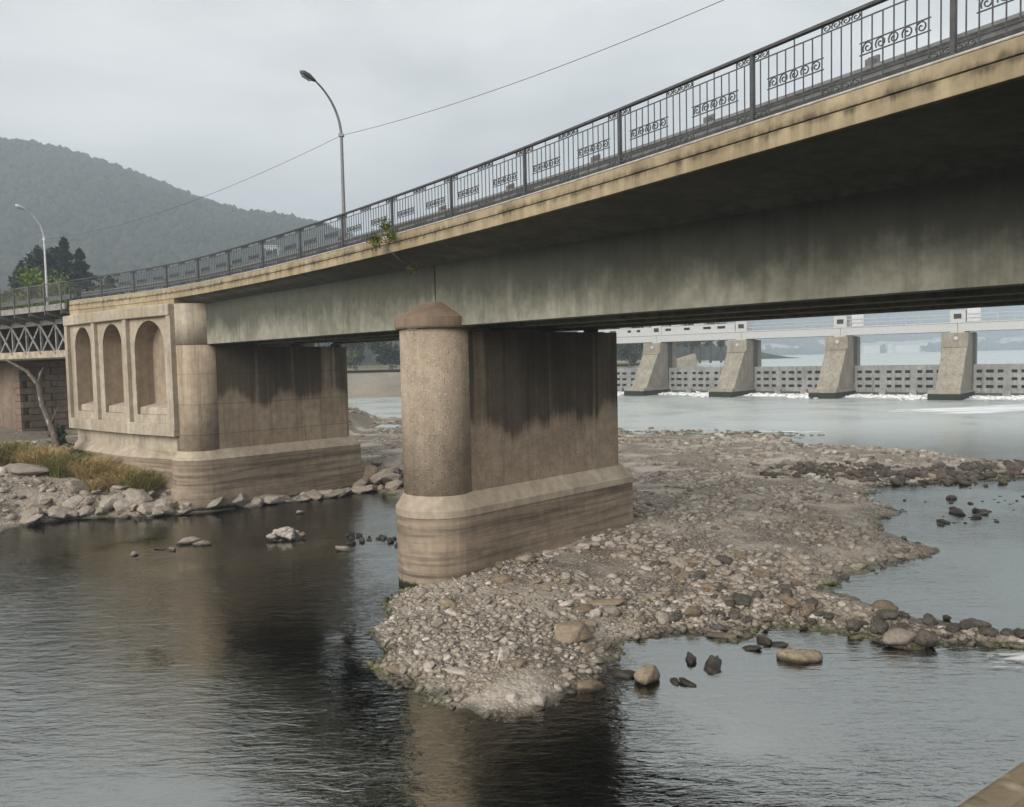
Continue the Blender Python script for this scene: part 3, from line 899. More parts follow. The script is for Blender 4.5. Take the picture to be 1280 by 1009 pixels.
# abutment block with three arched niches
AP = [Vector((-16.05, 38.05, 0)), Vector((-19.25, 40.4, 0)), Vector((-22.1, 42.85, 0)), Vector((-24.95, 45.4, 0))]
ab = empty('arched_abutment', (-20, 41, 0), 'pale concrete abutment wall with three arched niches left of the smooth pier', 'abutment')
ZP0, ZP1, ZC = 3.55, 9.85, 9.30         # panel foot, cornice top, cornice underside
def bayframe(i):
    a, b = AP[i], AP[i + 1]
    d = (b - a).normalized()
    n_ = Vector((d.y, -d.x, 0))
    if n_.y < 0: n_ = -n_               # inward, away from the camera
    return a, d, n_, (b - a).length
def B(i, u, v, z):
    a, d, n_, L = bayframe(i)
    q = a + d * u + n_ * v
    return (q.x, q.y, z)
for i in range(3):
    L = bayframe(i)[3]
    half = (1.36, 1.14, 1.10)[i]
    cu = L * 0.5 + (0.05, 0, 0)[i]
    zs = 9.16 - half
    zsill, zbase = 4.55, 4.15
    arch = [(cu - half * math.cos(math.pi * k / 20), zs + half * math.sin(math.pi * k / 20)) for k in range(21)]
    mb = MB()
    def q4(a, b, c, d):
        mb.add([B(i, a[0], 0, a[1]), B(i, b[0], 0, b[1]), B(i, c[0], 0, c[1]), B(i, d[0], 0, d[1])], [(0, 1, 2, 3)])
    q4((0, zbase - .4), (cu - half, zbase - .4), (cu - half, zs), (0, zs))
    q4((cu + half, zbase - .4), (L, zbase - .4), (L, zs), (cu + half, zs))
    q4((cu - half, zbase - .4), (cu + half, zbase - .4), (cu + half, zsill), (cu - half, zsill))
    q4((0, zs), (cu - half, zs), (cu - half, ZC + .1), (0, ZC + .1))
    q4((cu + half, zs), (L, zs), (L, ZC + .1), (cu + half, ZC + .1))
    for k in range(20):
        q4(arch[k], arch[k + 1], (arch[k + 1][0], ZC + .1), (arch[k][0], ZC + .1))
    wall = mb.build('wall_panel', 'panel', ab, fix=True)
    # the recess: jambs, vault and back
    mb = MB()
    outl = [(cu - half, zsill)] + arch + [(cu + half, zsill)]
    D = 0.95
    mb.add([B(i, u, 0, z) for u, z in outl] + [B(i, u, D, z) for u, z in outl],
           [(k, k + 1, len(outl) + k + 1, len(outl) + k) for k in range(len(outl) - 1)] + [(len(outl) - 1, 0, len(outl), 2 * len(outl) - 1)] + [tuple(range(2 * len(outl) - 1, len(outl) - 1, -1))])
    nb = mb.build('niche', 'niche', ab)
    mb = MB()
    mb.hexa([B(i, cu - half + .02, 0.12, zsill), B(i, cu + half - .02, 0.12, zsill), B(i, cu + half - .02, D - .01, zsill), B(i, cu - half + .02, D - .01, zsill),
             B(i, cu - half + .02, 0.14, zsill + 0.34), B(i, cu + half - .02, 0.14, zsill + 0.34), B(i, cu + half - .02, D - .01, zsill + 0.5), B(i, cu - half + .02, D - .01, zsill + 0.5)])
    mb.build('niche_step', 'panel', ab, bevel=0.03)
    # frame proud of the wall
    mb = MB()
    mb.hexa([B(i, -0.16, -0.22, ZP0), B(i, L + 0.1, -0.22, ZP0), B(i, L + 0.1, 0.3, ZP0), B(i, -0.16, 0.3, ZP0),
             B(i, -0.16, -0.22, zbase), B(i, L + 0.1, -0.22, zbase), B(i, L + 0.1, 0.3, zbase), B(i, -0.16, 0.3, zbase)])
    mb.build('base_band', 'panel', ab, bevel=0.03)
    mb = MB()
    mb.hexa([B(i, -0.2, -0.26, ZC), B(i, L + 0.12, -0.26, ZC), B(i, L + 0.12, 0.4, ZC), B(i, -0.2, 0.4, ZC),
             B(i, -0.2, -0.26, ZP1), B(i, L + 0.12, -0.26, ZP1), B(i, L + 0.12, 0.4, ZP1 + .03), B(i, -0.2, 0.4, ZP1 + .03)])
    mb.build('cornice', 'panel', ab, bevel=0.05)
for i, u in ((0, 0.0), (1, 0.0), (2, 0.0), (2, bayframe(2)[3])):
    hw = 0.19
    mb = MB()
    u0, u1 = (u - hw, u + hw)
    mb.hexa([B(i, u0, -0.19, ZP0 + .3), B(i, u1, -0.19, ZP0 + .3), B(i, u1, 0.3, ZP0 + .3), B(i, u0, 0.3, ZP0 + .3),
             B(i, u0, -0.19, ZC + .15), B(i, u1, -0.19, ZC + .15), B(i, u1, 0.3, ZC + .15), B(i, u0, 0.3, ZC + .15)])
    mb.build('pilaster', 'panel', ab, bevel=0.02)
back = [AP[3] + Vector((5.0, 7.2, 0)), AP[0] + Vector((5.2, 6.2, 0))]
core = [AP[0] + Vector((.72, .85, 0)), AP[1] + Vector((.66, .8, 0)), AP[2] + Vector((.68, .8, 0)), AP[3] + Vector((.72, .72, 0))] + back
core = [Vector((q.x, q.y, 0)) for q in core]
MB().prism([(q.x, q.y) for q in core], 0, ZT - 0.77).build('core', 'niche', ab)
edge0 = [AP[k] + Vector((0.12, 0.16, 0)) for k in range(4)]
MB().prism([(q.x, q.y) for q in edge0] + [(q.x, q.y) for q in back], LZ - 0.1, ZP0 + 0.25).build('lower_wall', 'panel', ab)
e1 = [AP[k] + (Vector((-0.16, -0.22, 0)) if k else Vector((0.3, 0.12, 0))) for k in range(4)]
bk = [(q.x, q.y) for q in back]
MB().prism([(q.x, q.y) for q in e1] + bk, LZ - 0.45, LZ + 0.0, [(q.x, q.y) for q in edge0] + bk).build('ledge', 'ledge', ab)
MB().prism([(q.x, q.y) for q in e1] + bk, -0.5, LZ - 0.45).build('plinth', 'plinth', ab)
# side returns closing the panel wall at both ends
for i, u in ((0, -0.02), (2, bayframe(2)[3] - 0.0)):
    mb = MB()
    mb.hexa([B(i, u, 0.01, ZP0), B(i, u + .06, 0.01, ZP0), B(i, u + .06, 1.3, ZP0), B(i, u, 1.3, ZP0), B(i, u, 0.01, ZC + .2), B(i, u + .06, 0.01, ZC + .2), B(i, u + .06, 1.3, ZC + .2), B(i, u, 1.3, ZC + .2)])
    mb.build('return_wall', 'panel', ab)
# ochre parapet wall between cornice and deck edge
mb = MB()
fr_l = [f for f in FINE if f[0].x < -15.6]
mb.loft([sec(f, [(-0.09, ZT - 0.572), (0.6, ZT - 0.572), (0.6, ZP1 - .2), (-0.09, ZP1 - .2)]) for f in fr_l])
mb.build('parapet_base', 'fascia', ab)

# ------------------------------------------------------------------ railing
rail = empty('bridge_railing', (PV[5].x, PV[5].y, ZT), 'dark wrought iron railing with scrollwork along the deck edge', 'railing')
RH = 1.08
pm = MB()
pm.box(-0.033, 0.033, -0.033, 0.033, -0.02, RH - 0.02)
pm.box(-0.07, 0.07, -0.07, 0.07, -0.06, 0.0)
post_me = pm.mesh('railing_post'); post_me.materials.append(MT['iron'])
bar_me = MB().box(-0.0078, 0.0078, -0.0078, 0.0078, 0.0, 1.0).mesh('baluster'); bar_me.materials.append(MT['iron'])
# one scroll, unit 1x1 in x/z, C-shaped spiral
pts = []
for k in range(15):
    t = k / 14
    a = -0.6 + t * 2 * math.pi * 1.45
    r_ = 0.46 * (1 - t) ** 0.75 + 0.06
    pts.append((r_ * math.cos(a), 0, r_ * math.sin(a)))
sm = MB()
for a_, b_ in zip(pts[:-1], pts[1:]):
    a_, b_ = Vector(a_), Vector(b_)
    d = (b_ - a_).normalized(); s_ = Vector((0, 1, 0)) * 0.06; u_ = d.cross(Vector((0, 1, 0))).normalized() * 0.045
    sm.add([a_ - s_ - u_, a_ + s_ - u_, a_ + s_ + u_, a_ - s_ + u_, b_ - s_ - u_, b_ + s_ - u_, b_ + s_ + u_, b_ - s_ + u_], [(0, 1, 5, 4), (1, 2, 6, 5), (2, 3, 7, 6), (3, 0, 4, 7)])
scroll_me = sm.mesh('scroll'); scroll_me.materials.append(MT['iron'])
def place(me, name, M4, parent):
    o = bpy.data.objects.new(name, me)
    COL.objects.link(o)
    o.parent = parent
    o.matrix_world = M4
    o.matrix_parent_inverse = parent.matrix_world.inverted()
    o.matrix_basis = M4
    return o
# handrail follows the curve
mb = MB()
mb.loft([sec(f, [(-0.045, ZT + RH - 0.02), (0.045, ZT + RH - 0.02), (0.045, ZT + RH + 0.025), (-0.045, ZT + RH + 0.025)]) for f in FINE])
mb.build('handrail', 'iron', rail)
for i, f in enumerate(path_frames(PV)):
    ang = math.atan2(f[1].y, f[1].x)
    place(post_me, 'railing_post', Matrix.Translation((f[0].x, f[0].y, ZT)) @ Matrix.Rotation(ang, 4, 'Z'), rail)
Z2, ZMA, ZMB, ZBOT = RH - 0.14, RH - 0.49, RH - 0.66, 0.14
for bay in range(1, len(PV) - 1):
    a, b = PV[bay], PV[bay + 1]
    d = b - a
    L = d.length
    ang = math.atan2(d.y, d.x)
    F4 = Matrix.Translation((a.x, a.y, ZT)) @ Matrix.Rotation(ang, 4, 'Z')
    uw = L / 20
    mb = MB()
    for z in (Z2, ZBOT):
        mb.box(0.03, L - 0.03, -0.008, 0.008, z - 0.009, z + 0.009)
    for u0, u1 in ((2, 8), (12, 18)):
        for z in (ZMA, ZMB):
            mb.box(u0 * uw - 0.03, u1 * uw + 0.03, -0.0085, 0.0085, z - 0.008, z + 0.008)
    me = mb.mesh('railing_panel'); me.materials.append(MT['iron'])
    pan = place(me, 'railing_panel', F4, rail)
    near = bay <= 12
    joined = MB()
    def scroll_at(u, z0, z1, flip):
        M4 = F4 @ Matrix.Translation((u * uw, 0, (z0 + z1) / 2)) @ Matrix.Diagonal((uw * 0.98 * flip, 0.16, (z1 - z0) * 0.98, 1))
        if near:
            place(scroll_me, 'scroll', M4, pan)
        else:
            joined.add([M4 @ v.co for v in scroll_me.vertices], [tuple(p_.vertices) for p_ in scroll_me.polygons])
    for k in range(1, 20):
        z0 = 0.0 if k in (2, 8, 12, 18) or k % 2 == 0 else ZBOT
        full = k in (2, 5, 8, 12, 15, 18)
        z1 = RH - 0.02 if full else Z2
        M4 = F4 @ Matrix.Translation((k * uw, 0, z0)) @ Matrix.Diagonal((1, 1, z1 - z0, 1))
        place(bar_me, 'baluster', M4, pan)
    tops = [0.5, 1.5, 8.5, 9.5, 10.5, 11.5, 18.5, 19.5]
    for j, u in enumerate(tops):
        scroll_at(u, Z2, RH - 0.02, 1)
        if bay <= 7 or not near:
            scroll_at(u, 0.01, ZBOT, -1)
        elif near:
            M4 = F4 @ Matrix.Translation((u * uw, 0, ZBOT / 2)) @ Matrix.Diagonal((-uw * 0.98, 0.16, 0.13, 1))
            joined.add([M4 @ v.co for v in scroll_me.vertices], [tuple(p_.vertices) for p_ in scroll_me.polygons])
    for u0 in (2, 12):
        for j in range(5):
            u = u0 + 0.6 + j * 1.2
            scroll_at(u, ZMB, ZMA, 1)
    if joined.v:
        o = joined.build('scrollwork', 'iron', pan, fix=False)
        o['kind'] = 'stuff'
# steel guard rail behind the railing
gr = empty('guard_rail', (PV[6].x, PV[6].y, ZT), 'grey steel crash barrier behind the iron railing', 'guard rail')
mb = MB()
mb.loft([sec(f, [(0.62, ZT + 0.2), (0.57, ZT + 0.27), (0.62, ZT + 0.34), (0.57, ZT + 0.41), (0.62, ZT + 0.48), (0.65, ZT + 0.48), (0.65, ZT + 0.2)]) for f in FINE])
mb.build('beam', 'guard', gr)
for i in range(0, len(FINE), 4):
    f = FINE[min(i + 2, len(FINE) - 1)]
    c_ = f[0] + f[2] * 0.72
    M4 = Matrix.Translation((c_.x, c_.y, ZT)) @ Matrix.Rotation(math.atan2(f[1].y, f[1].x), 4, 'Z')
    me = MB().box(-0.06, 0.06, -0.06, 0.06, 0.04, 0.60).box(-0.09, 0.09, -0.10, -0.06, 0.46, 0.66).mesh('barrier_post')
    me.materials.append(MT['guard'])
    place(me, 'barrier_post', M4, gr)

# plant sprouting from the deck edge
def leaves(n, cfun, size, name, mat, up=0.3):
    """n quads (leaf faces) with centres from cfun(n) -> (n,3)"""
    c = cfun(n)
    a = RNG.normal(0, 1, (n, 3)); a[:, 2] += up
    a /= np.linalg.norm(a, axis=1)[:, None]
    b = np.cross(a, RNG.normal(0, 1, (n, 3)))
    b /= np.linalg.norm(b, axis=1)[:, None]
    s = (size if np.isscalar(size) else size[:, None]) * RNG.uniform(0.6, 1.3, (n, 1))
    v = np.stack([c - a * s, c + b * s * 0.42, c + a * s, c - b * s * 0.42], 1).reshape(-1, 3)
    f = np.arange(n * 4).reshape(n, 4)
    return np_mesh(name, v, f, mat)
pl = empty('wall_weed', (-3.55, 23.9, ZT - 0.3), 'leafy green weed rooted in the ochre deck edge near the pier', 'plant')
pb = Vector((-3.62, 23.98, ZT - 0.24))
stem = [pb, pb + Vector((0.05, -.12, -0.25)), pb + Vector((0.35, 0.05, -0.55)), pb + Vector((0.72, 0.35, -0.75))]
MB().tube(stem, [.016, .013, .01, .006], 5).build('stem', 'dead_bark', pl)
MB().tube([pb, pb + Vector((-.1, -.1, .2)), pb + Vector((0.0, -.12, .5))], [.014, .01, .006], 5).build('stem', 'dead_bark', pl)
MB().tube([pb, pb + Vector((-.25, .02, .06)), pb + Vector((-.5, .15, .0))], [.014, .01, .006], 5).build('stem', 'dead_bark', pl)
cl = [(pb + Vector((0.0, -.15, .42)), .13, 60), (pb + Vector((-.32, -.02, 0.02)), .19, 110), (pb + Vector((.16, -.2, .1)), .13, 60), (pb + Vector((0.75, .3, -.8)), .14, 26)]
for c_, r_, n_ in cl:
    me = leaves(n_ * 2, lambda n, c_=c_, r_=r_: np.array(c_) + RNG.normal(0, r_ * 0.6, (n, 3)), 0.055, 'leaf_spray', 'leaf_weed')
    link('leaf_spray', me, pl)['kind'] = 'stuff'

# ------------------------------------------------------------------ white house on the hillside
hx0, hy0 = -208.0, 715.0
hz0 = float(hill_z(np.array([hx0]), np.array([hy0]))[0])
hh_ = empty('hillside_house', (hx0, hy0, hz0), 'small white house on the wooded hillside seen through the railing', 'house')
MB().box(hx0 - 7, hx0 + 7, hy0 - 14, hy0 - 4, hz0 - 4, hz0 + 5.5).build('wall', 'wall_far', hh_)
MB().hexa([(hx0 - 8, hy0 - 15, hz0 + 5.5), (hx0 + 8, hy0 - 15, hz0 + 5.5), (hx0 + 8, hy0 - 3, hz0 + 5.5), (hx0 - 8, hy0 - 3, hz0 + 5.5),
           (hx0 - 5, hy0 - 9.3, hz0 + 7.5), (hx0 + 5, hy0 - 9.3, hz0 + 7.5), (hx0 + 5, hy0 - 8.7, hz0 + 7.5), (hx0 - 5, hy0 - 8.7, hz0 + 7.5)]).build('roof', 'roof_far', hh_)
for k in range(3):
    MB().box(hx0 - 6 + k * 5, hx0 - 4 + k * 5, hy0 - 14.1, hy0 - 13.9, hz0 + 1.5, hz0 + 3.8).build('window', 'glass_dark', hh_)

# ------------------------------------------------------------------ street lamps and overhead cable
def lamp(loc, arm_dir, label, mat):
    l = empty('street_lamp', loc, label, 'street lamp', 'street lamps on the bridge')
    x, y, z = loc
    ad = Vector(arm_dir).normalized()
    pts = [(x, y, z), (x, y, z + 3), (x, y, z + 7.4)]
    for k in range(1, 13):
        t = k / 12
        a = t * R(58)
        rr_ = 2.9
        pts.append((x + ad.x * rr_ * (1 - math.cos(a)) * 1.0, y + ad.y * rr_ * (1 - math.cos(a)), z + 7.4 + rr_ * math.sin(a)))
    MB().tube(pts, [.10, .09, .075] + [.07 - .025 * k / 12 for k in range(1, 13)], 10).build('pole', mat, l, smooth=True)
    MB().tube([(x, y, z - .02), (x, y, z + .5)], .14, 10).build('base_sleeve', mat, l)
    e = Vector(pts[-1])
    d = (Vector(pts[-1]) - Vector(pts[-2])).normalized()
    d = (d + ad * 0.8).normalized()
    hp = [e - d * .05, e + d * .08, e + d * .35, e + d * .65, e + d * .82]
    mb = MB().tube(hp, [.05, .09, .165, .15, .05], 12)
    hd = mb.build('lamp_head', 'lamp_head' if mat == 'lamp_steel' else mat, l, smooth=True)
    mb = MB().tube([e + d * .28 - Vector((0, 0, .12)), e + d * .72 - Vector((0, 0, .11))], .09, 8)
    mb.build('lens', 'lamp_glass', hd)
    MB().box(x - .12, x + .12, y - .12, y + .12, z + 7.42, z + 7.55).build('cable_clamp', mat, l)
    return l
L1 = (-8.18, 40.4, ZT - 0.02)
L2 = (-40.2, 70.0, ZT - 0.02)
lamp(L1, (-0.74, -0.68, 0), 'tall dark curved street lamp rising behind the middle of the railing', 'lamp_steel')
lamp(L2, (-0.60, -0.80, 0), 'pale curved street lamp above the truss span beside the dark conifers', 'lamp_pale')
MB().box(L1[0] - .4, L1[0] + .4, L1[1] - .4, L1[1] + .4, ZT - .4, ZT - .015).build('lamp_base', 'soffit', bridge)
mb = MB()
def sag(a, b, s, n=24):
    a, b = Vector(a), Vector(b)
    return [a.lerp(b, k / n) - Vector((0, 0, 4 * s * (k / n) * (1 - k / n))) for k in range(n + 1)]
c1 = (L1[0], L1[1], L1[2] + 7.48); c0 = (L2[0], L2[1], L2[2] + 7.48); c2 = (10.6, 21.2, ZT + 7.35)
mb.tube(sag(c0, c1, 0.9) + sag(c1, c2, 0.55)[1:], 0.012, 5)
tag(mb.build('overhead_cable', 'cable', smooth=True), 'thin overhead cable strung between the street lamps across the sky', 'cable')

# ------------------------------------------------------------------ steel truss span on the left
TD = Vector((-0.815, 0.579, 0)).normalized()
TN = Vector((0.579, 0.815, 0)).normalized()
T0 = Vector((-24.75, 45.05, 0))
tr = empty('truss_bridge', (T0.x, T0.y, 0), 'grey steel lattice truss span running left from the arched abutment', 'bridge')
def tp(s, o_, z):
    q = T0 + TD * s + TN * o_
    return (q.x, q.y, z)
TL, PAN = 38.0, 1.92
ZC0, ZC1 = 7.62, 9.75
MB().beam(tp(0, -.1, ZT - .30), tp(TL, -.1, ZT - .30), 0.14, 0.34).build('edge_channel', 'steel_grey', tr)
MB().add([tp(0, .0, ZT - .14), tp(TL, .0, ZT - .14), tp(TL, 8.5, ZT - .14), tp(0, 8.5, ZT - .14), tp(0, .0, ZT - .3), tp(TL, .0, ZT - .3), tp(TL, 8.5, ZT - .3), tp(0, 8.5, ZT - .3)],
         [(0, 1, 2, 3), (4, 5, 6, 7), (0, 1, 5, 4), (2, 3, 7, 6), (1, 2, 6, 5), (0, 3, 7, 4)]).build('deck', 'asphalt', tr)
for side, off in enumerate((1.35, 7.2)):
    MB().beam(tp(0, off, ZC1), tp(TL, off, ZC1), 0.3, 0.3).build('top_chord', 'steel_grey', tr)
    MB().beam(tp(0, off, ZC0 + .2), tp(TL, off, ZC0 + .2), 0.3, 0.42).build('bottom_chord', 'steel_cream', tr)
    MB().beam(tp(0, off, ZC0 - .06), tp(TL, off, ZC0 - .06), 0.46, 0.1).build('bottom_flange', 'steel_dark', tr)
    for k in range(int(TL / PAN) + 1):
        s = 0.35 + k * PAN
        MB().beam(tp(s, off - .06, ZC0 + .2), tp(s, off - .06, ZC1), 0.13, 0.13, up=(TD.x, TD.y, 0)).build('vertical', 'steel_grey', tr)
        if s + PAN < TL:
            MB().beam(tp(s, off - .16, ZC0 + .25), tp(s + PAN, off - .16, ZC1 - .05), 0.05, 0.15, up=(0, 0, 1)).build('diagonal', 'steel_grey', tr)
            MB().beam(tp(s + PAN, off - .10, ZC0 + .25), tp(s, off - .10, ZC1 - .05), 0.05, 0.13, up=(0, 0, 1)).build('diagonal', 'steel_grey' if side == 0 else 'steel_dark', tr)
        if side == 0:
            MB().hexa([tp(s - .05, -.12, ZT - .62), tp(s + .05, -.12, ZT - .62), tp(s + .05, 1.3, ZC1 - .1), tp(s - .05, 1.3, ZC1 - .1),
                       tp(s - .05, -.12, ZT - .5), tp(s + .05, -.12, ZT - .5), tp(s + .05, 1.3, ZT - .32), tp(s - .05, 1.3, ZT - .32)]).build('bracket', 'steel_grey', tr)
            MB().beam(tp(s, 1.5, ZT - .62), tp(s, 7.1, ZT - .62), 0.22, 0.5).build('cross_beam', 'steel_dark', tr)
# dark floor plating between the lower chords
MB().beam(tp(0, 4.2, ZC0 + .2), tp(TL, 4.2, ZC0 + .2), 5.2, 0.12).build('lower_lateral', 'steel_dark', tr)
MB().beam(tp(0, 5.6, 8.75), tp(TL, 5.6, 8.75), 0.1, 1.7).build('inner_plate', 'steel_dark', tr)
tf = empty('mesh_fence', tp(0, -.05, ZT), 'grey wire mesh fence with posts along the truss span', 'fence')
mb = MB()
for z in (RH, 0.2):
    mb.beam(tp(0, -.02, ZT + z), tp(TL, -.02, ZT + z), 0.05, 0.05)
mb.build('fence_rail', 'fence_steel', tf)
for k in range(int(TL / PAN)):
    s = 0.35 + k * PAN
    MB().beam(tp(s, -.17, ZT - .7), tp(s, -.17, ZT + RH), 0.09, 0.07, up=(TD.x, TD.y, 0)).build('fence_post', 'fence_steel', tf)
mb = MB()
for k in range(9):
    z = ZT + .26 + k * 0.09
    mb.beam(tp(0, -.02, z), tp(TL, -.02, z), 0.012, 0.012)
for s in np.arange(0.1, TL, 0.12):
    mb.beam(tp(s, -.02, ZT + .2), tp(s, -.02, ZT + RH), 0.010, 0.010, up=(TD.x, TD.y, 0))
o = mb.build('wire_mesh', 'fence_steel', tf, fix=False); o['kind'] = 'stuff'
MB().beam(tp(0, .35, ZT + .28), tp(TL, .35, ZT + .28), 0.06, 0.28).build('barrier_beam', 'guard', tf)

# old stone pier carrying the truss
op = empty('stone_pier', (-36, 57, 1), 'brown stone pier with block courses under the truss span', 'bridge pier')
oc_ = Vector((-34.5, 56.1, 0))
def opt(u, v, z):
    q = oc_ + TD * u + TN * v
    return (q.x, q.y, z)
def obox(u0, u1, v0, v1, z0, z1):
    return MB().hexa([opt(u0, v0, z0), opt(u1, v0, z0), opt(u1, v1, z0), opt(u0, v1, z0), opt(u0, v0, z1), opt(u1, v0, z1), opt(u1, v1, z1), opt(u0, v1, z1)])
obox(0.25, 6, 0.12, 7, 0, 7.1).build('core', 'masonry', op)
obox(-.2, 6.2, -.15, 7.2, 7.1, 7.45).build('coping', 'masonry', op, bevel=.05)
obox(-.5, 6.5, -.5, 7.4, 0.2, 2.3).build('footing', 'masonry', op, bevel=.06)
for r_ in range(10):
    z0 = 2.32 + r_ * 0.475
    for c_ in range(2):
        u0 = -0.02; v0 = 0.1 + c_ * 1.6 + (0.5 if r_ % 2 else 0)
        obox(u0 + random.uniform(-.03, .03), 0.3, v0, v0 + 1.5, z0, z0 + 0.43).build('stone', 'masonry', op, bevel=.03)
    obox(0.0, 0.55 + (.35 if r_ % 2 else 0), 0.0, 0.22, z0, z0 + .44).build('stone', 'masonry', op, bevel=.03)

# parapet coping beside the viewer
cp_ = empty('parapet_coping', (1.2, 1.6, CZ - 1.2), 'tan concrete parapet coping at the near lower right corner', 'parapet')
ca, cb = Vector((0.40, 1.20, CZ - .88)), Vector((2.9, 2.95, CZ - .88))
dcp = (cb - ca).normalized(); scp = Vector((dcp.y, -dcp.x, 0))
def cbeam(o0, o1, z0, z1, name, mat):
    a, b = ca + scp * o0, cb + scp * o0
    c, d = ca + scp * o1, cb + scp * o1
    MB().hexa([(a.x, a.y, z0), (b.x, b.y, z0), (d.x, d.y, z0), (c.x, c.y, z0), (a.x, a.y, z1), (b.x, b.y, z1), (d.x, d.y, z1), (c.x, c.y, z1)]).build(name, mat, cp_, bevel=.015)
cbeam(0.0, 0.07, CZ - 1.05, CZ - .88, 'edge_strip', 'coping')
cbeam(0.074, 0.5, CZ - 1.05, CZ - .895, 'top_slab', 'coping')
cbeam(0.04, 0.45, CZ - 1.9, CZ - 1.051, 'parapet_wall', 'coping')

# ------------------------------------------------------------------ weir: piers, gates, service bridge
PT = [66.2 * t for t in (-0.129, 0.121, 0.371, 0.621, 0.871)]     # pier stations, metres left of reference
wlab = ['weir pier at the far right edge of the weir', 'rightmost fully visible sloping concrete weir pier', 'sloping concrete weir pier second from the right',
        'sloping concrete weir pier third from the right', 'leftmost sloping concrete weir pier just right of the bridge pier']
HWP = 1.75
for t, lab in zip(PT, wlab):
    q = empty('weir_pier', wp(t), lab, 'weir pier', 'piers of the weir')
    def P4(u, d, z): return tuple(wp(t + u, d, z))
    # tall body
    MB().hexa([P4(-HWP, -3, 0), P4(HWP, -3, 0), P4(HWP, 3.2, 0), P4(-HWP, 3.2, 0), P4(-HWP, -3, 9.35), P4(HWP, -3, 9.35), P4(HWP, 3.2, 9.35), P4(-HWP, 3.2, 9.35)]).build('shaft', 'weir_concrete', q, bevel=.05)
    # sloping buttress on the downstream side
    hb = HWP - .35
    MB().hexa([P4(-HWP, 3.2, 0), P4(hb, 3.2, 0), P4(hb, 9.0, 0), P4(-HWP, 9.0, 0), P4(-HWP, 3.21, 7.3), P4(hb, 3.21, 7.3), P4(hb, 3.9, 7.3), P4(-HWP, 3.9, 7.3)]).build('buttress', 'weir_concrete', q, bevel=.05)
    MB().hexa([P4(-HWP - .1, 3.1, 7.3), P4(hb + .1, 3.1, 7.3), P4(hb + .1, 4.05, 7.3), P4(-HWP - .1, 4.05, 7.3), P4(-HWP - .1, 3.1, 7.5), P4(hb + .1, 3.1, 7.5), P4(hb + .1, 4.05, 7.5), P4(-HWP - .1, 4.05, 7.5)]).build('string_course', 'weir_concrete', q)
    MB().hexa([P4(-HWP - .3, -3.2, -.8), P4(HWP + .3, -3.2, -.8), P4(HWP + .3, 9.8, -.8), P4(-HWP - .3, 9.8, -.8), P4(-HWP - .3, -3.2, 0.9), P4(HWP + .3, -3.2, 0.9), P4(HWP + .3, 9.4, 1.4), P4(-HWP - .3, 9.4, 1.4)]).build('footing', 'weir_concrete', q, bevel=.1)
    MB().hexa([P4(-HWP - .12, -1.1, 2), P4(-HWP + .02, -1.1, 2), P4(-HWP + .02, .3, 2), P4(-HWP - .12, .3, 2), P4(-HWP - .12, -1.1, 9.4), P4(-HWP + .02, -1.1, 9.4), P4(-HWP + .02, .3, 9.4), P4(-HWP - .12, .3, 9.4)]).build('gate_slot', 'steel_dark', q)
    MB().tube([P4(-.2, 3.2, 8.55), P4(-.2, 3.4, 8.55)], .28, 10).build('round_lamp', 'white_paint', q)
GZ0, GZ1 = 0.55, 4.75
glab = ['riveted grey sluice gate at the right frame edge', 'riveted grey sluice gate between the two rightmost weir piers', 'riveted grey sluice gate with yellow streak, second opening from right',
        'riveted grey sluice gate in the third opening from right', 'riveted grey sluice gate in front of the far bank', 'riveted grey sluice gate beside the bridge pier']
gates = [(-30, PT[0] - HWP), (PT[0] + HWP, PT[1] - HWP), (PT[1] + HWP, PT[2] - HWP), (PT[2] + HWP, PT[3] - HWP), (PT[3] + HWP, PT[4] - HWP), (PT[4] + HWP, PT[4] + 12)]
for (a, b), lab in zip(gates, glab):
    q = empty('sluice_gate', wp((a + b) / 2), lab, 'sluice gate', 'gates of the weir')
    def P4(t, d, z): return tuple(wp(t, d, z))
    def gb(t0, t1, d0, d1, z0, z1):
        return MB().hexa([P4(t0, d0, z0), P4(t1, d0, z0), P4(t1, d1, z0), P4(t0, d1, z0), P4(t0, d0, z1), P4(t1, d0, z1), P4(t1, d1, z1), P4(t0, d1, z1)])
    gb(a + .05, b - .05, -.6, -.2, GZ0, GZ1).build('skin_plate', 'dark_void', q)
    # grid of frame members leaves rows of openings
    rows = [GZ0 + .35, GZ0 + 1.55, GZ0 + 2.7, GZ0 + 3.8]
    zb = [(GZ0, 1.3), (1.75, 2.42), (2.87, 3.52), (3.97, GZ1)]
    for z0, z1 in zb:
        gb(a + .05, b - .05, -.19, .2, z0, z1).build('cross_girder', 'gate_steel', q)
    W_ = b - a
    n_ = 9 if W_ > 12 else 6
    for k in range(n_ + 1):
        c_ = a + W_ * k / n_
        hw = 0.24 if k % 3 else 0.5
        gb(max(a + .05, c_ - hw), min(b - .05, c_ + hw), -.18, .19, GZ0 + .3, GZ1 - .01).build('upright', 'gate_steel', q)
    gb(a + .05, b - .05, -.1, .5, -.3, GZ0 + .05).build('sill_beam', 'steel_dark', q)
    for k in (1, 2):
        c_ = a + W_ * k / 3
        gb(c_ - .5, c_ + .5, .2, .7, 0.1, 1.0).build('roller_box', 'gate_steel', q)
sbr = empty('service_bridge', wp(PT[2]), 'long white service bridge on top of the weir piers', 'bridge')
def P4(t, d, z): return tuple(wp(t, d, z))
def gb(t0, t1, d0, d1, z0, z1):
    return MB().hexa([P4(t0, d0, z0), P4(t1, d0, z0), P4(t1, d1, z0), P4(t0, d1, z0), P4(t0, d0, z1), P4(t1, d0, z1), P4(t1, d1, z1), P4(t0, d1, z1)])
